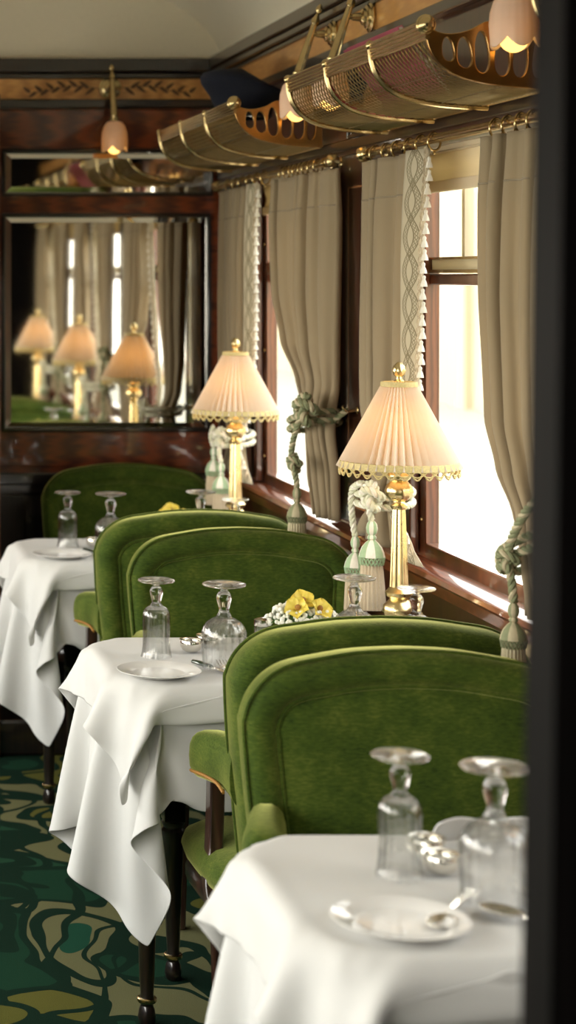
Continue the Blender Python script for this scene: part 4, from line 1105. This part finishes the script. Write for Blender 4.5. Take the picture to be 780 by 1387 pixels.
def tieback(lab, yb, zb, w, hook, knots, tassels, dark, tilt=0.0):
    """yb,zb: bundle centre; w half width along y; hook: (x,y,z); tassels: (x,y,z,scale)"""
    T = thing('curtain_tieback', lab, 'tieback', (0, 0, 0), 0, 'corded curtain tiebacks')
    mats = [M['rope_sage'], M['rope_cream']] if dark else [M['rope_pale'], M['tassel_white']]
    cols = ('rope_sage', 'rope_cream', 'rope_cream') if dark else ('tassel_green', 'tassel_white', 'tassel_cream')
    xc = 1.385; mb = MB()
    for dz in (-.012, .012):
        lp = []
        for k in range(17):
            t = 2*PI*k/16; lp.append((xc-.004+.064*math.cos(t), yb+(w+.008)*math.sin(t), zb+dz+tilt*math.sin(t)+.006*math.sin(t+1)))
        rope(mb, lp, .0075, sub=4)
    mb.build('cord_loop', mats, T)
    for (kx, ky, kz, kr) in knots:
        mb = MB(); lp = []
        for k in range(49):
            t = 2*PI*k/48; rr = kr*(.62+.34*math.cos(3*t))
            p = Vector((rr*math.cos(2*t)*.8, rr*math.sin(2*t), .40*kr*math.sin(3*t)))
            p = Matrix.Rotation(1.1, 3, 'Y') @ p
            lp.append((kx+p.x, ky+p.y, kz+p.z*1.15))
        rope(mb, lp, kr*.25, sub=2)
        mb.tube([(kx, ky, kz+kr*.5), (kx, ky, kz), (kx, ky, kz-kr*.5)], [kr*.12, kr*.42, kr*.12], 8)
        mb.build('cord_knot', mats, T)
    if hook:
        mb = MB(); rope(mb, [(xc, yb+(w if hook[1] > yb else -w)*.7, zb+.005), ((xc+hook[0])/2-.01, (yb+hook[1])/2, zb-.004), hook], .007); mb.build('cord_strand', mats, T)
        mb = MB(); mb.tube([(1.4615, hook[1], hook[2]), (hook[0], hook[1], hook[2]-.004), (hook[0]-.012, hook[1], hook[2]+.010)], .004, 8); mb.ball((1.459, hook[1], hook[2]), .010, 8, (.5, 1, 1)); mb.build('hook', M['brass'], T)
    for (x, y, z, s, path) in tassels:
        mb = MB()
        pth = path+[(x, y, z)]
        rope(mb, pth, .0072); mb.build('cord_strand', mats, T)
        tassel(T, x, y, z, s, cols)
# middle window, behind the lamp: two pale tassels
tieback('pale green and cream corded tieback with two tassels behind the middle lamp', 4.705, 1.062, .112, (1.435, 4.90, 1.10), [(1.318, 4.575, 1.075, .036)],
        [(1.318, 4.575, 1.018, 1.05, [(1.318, 4.575, 1.065), (1.312, 4.572, 1.04)]), (1.318, 4.715, .962, .92, [(1.312, 4.64, 1.10), (1.306, 4.70, 1.075), (1.310, 4.715, 1.01)])], False)
tieback('sage corded tieback with a long knotted tassel on the curtain by the pilaster', 5.345, 1.195, .098, (1.43, 5.20, 1.235), [(1.326, 5.225, 1.235, .044), (1.310, 5.285, 1.085, .028)],
        [(1.312, 5.262, 1.020, .95, [(1.316, 5.225, 1.225), (1.304, 5.262, 1.16), (1.302, 5.284, 1.10), (1.310, 5.266, 1.045)])], True, -.025)
tieback('sage corded tieback with hanging tassel on the curtain beside the door jamb', 3.68, 1.075, .112, (1.43, 3.52, 1.22), [(1.306, 3.645, 1.062, .028)],
        [(1.310, 3.625, .985, .85, [(1.330, 3.46, 1.23), (1.306, 3.55, 1.165), (1.302, 3.63, 1.08), (1.308, 3.628, 1.02)])], True, -.05)
tieback('pale corded tieback with two tassels behind the lamp by the partition', 6.395, 1.060, .108, (1.435, 6.60, 1.09), [(1.322, 6.29, 1.070, .034)],
        [(1.318, 6.275, .990, 1.0, [(1.318, 6.285, 1.06), (1.312, 6.278, 1.02)]), (1.318, 6.39, 1.030, .95, [(1.312, 6.37, 1.10), (1.308, 6.39, 1.065)])], False)
tieback('pale corded tieback of the near window curtain, seen only in the mirror', 3.045, 1.062, .112, (1.435, 3.24, 1.10), [(1.318, 2.915, 1.075, .036)],
        [(1.318, 2.915, 1.018, 1.05, [(1.318, 2.915, 1.065), (1.312, 2.912, 1.04)])], False)
# blinds
def blind(a, b, lab):
    T = thing('window_blind', lab, 'blind', (1.482, a+.01, 1.80), 0, 'cream window blinds')
    L = b-a-.02
    mb = MB(); mb.grid(lambda u, v: (-.004*math.sin(v*PI*4)-.006*(v > .72)*math.sin((v-.72)/.28*PI), L*u, .125*v), 2, 32); mb.build('blind_cloth', M['blind'], T, angle=60, solid=.002)
    mb = MB(); mb.box(-.012, .004, 0, L, -.004, .022); mb.build('bottom_batten', M['blind'], T, bevel=.002)
    mb = MB(); mb.box(-.012, .004, 0, L, .086, .092); mb.box(-.016, .004, 0, L, .104, .126); mb.build('pelmet', M['blind'], T, bevel=.003)
for (a, b), lab in zip(WIN, ('cream blind rolled up in the near window, seen only in the mirror', 'cream blind rolled up at the top of the middle window', 'cream blind rolled up at the top of the window by the partition')): blind(a, b, lab)
# ------------------------------------------------------------------ light
W = bpy.data.worlds.new('sky'); SC.world = W; W.use_nodes = True
nt = W.node_tree; nt.nodes.clear()
o_ = nt.nodes.new('ShaderNodeOutputWorld'); bg = nt.nodes.new('ShaderNodeBackground')
tc = nt.nodes.new('ShaderNodeTexCoord'); sp = nt.nodes.new('ShaderNodeSeparateXYZ'); rp = nt.nodes.new('ShaderNodeValToRGB')
nt.links.new(tc.outputs['Generated'], sp.inputs[0]); nt.links.new(sp.outputs[2], rp.inputs[0])
rp.color_ramp.elements[0].color = (1.0, .93, .80, 1); rp.color_ramp.elements[1].color = (.92, .97, 1.0, 1); rp.color_ramp.elements[1].position = .7
nt.links.new(rp.outputs[0], bg.inputs[0])
mr = nt.nodes.new('ShaderNodeMapRange'); mr.inputs[1].default_value = -.7; mr.inputs[2].default_value = .6; mr.inputs[3].default_value = 5.6; mr.inputs[4].default_value = 3.2
nt.links.new(sp.outputs[0], mr.inputs[0]); nt.links.new(mr.outputs[0], bg.inputs[1])
nt.links.new(bg.outputs[0], o_.inputs[0])
# daylight portals: sampling guides in the window openings
for s in (1, -1):
    for a, b in (WIN if s > 0 else WINL):
        L = bpy.data.lights.new('window_portal', 'AREA'); L.shape = 'RECTANGLE'; L.size = .98; L.size_y = b-a
        L.cycles.is_portal = True
        o = bpy.data.objects.new('window_portal', L); COL.objects.link(o)
        o.location = (s*1.54, (a+b)/2, 1.425); o.rotation_euler = (0, s*PI/2, 0)
# ------------------------------------------------------------------ camera
cam = bpy.data.cameras.new('camera'); co = bpy.data.objects.new('camera', cam); COL.objects.link(co); SC.camera = co
co.location = (0, 0, 1.6); co.rotation_euler = (PI/2, 0, 0)
cam.sensor_fit = 'AUTO'; cam.sensor_width = 36; cam.lens = 2616/1387*36
cam.shift_x = 640/1387; cam.shift_y = -321.5/1387
cam.dof.use_dof = True; cam.dof.focus_distance = 4.3; cam.dof.aperture_fstop = 3.7; cam.clip_start = .05
vs = SC.view_settings; vs.view_transform = 'Standard'; vs.look = 'None'; vs.gamma = 1; vs.use_curve_mapping = False; vs.exposure = .9
cy = SC.cycles
cy.max_bounces = 12; cy.diffuse_bounces = 5; cy.glossy_bounces = 5; cy.transmission_bounces = 10; cy.transparent_max_bounces = 16
cy.caustics_refractive = True; cy.caustics_reflective = False; cy.blur_glossy = .5; cy.sample_clamp_indirect = 6; cy.use_denoising = True
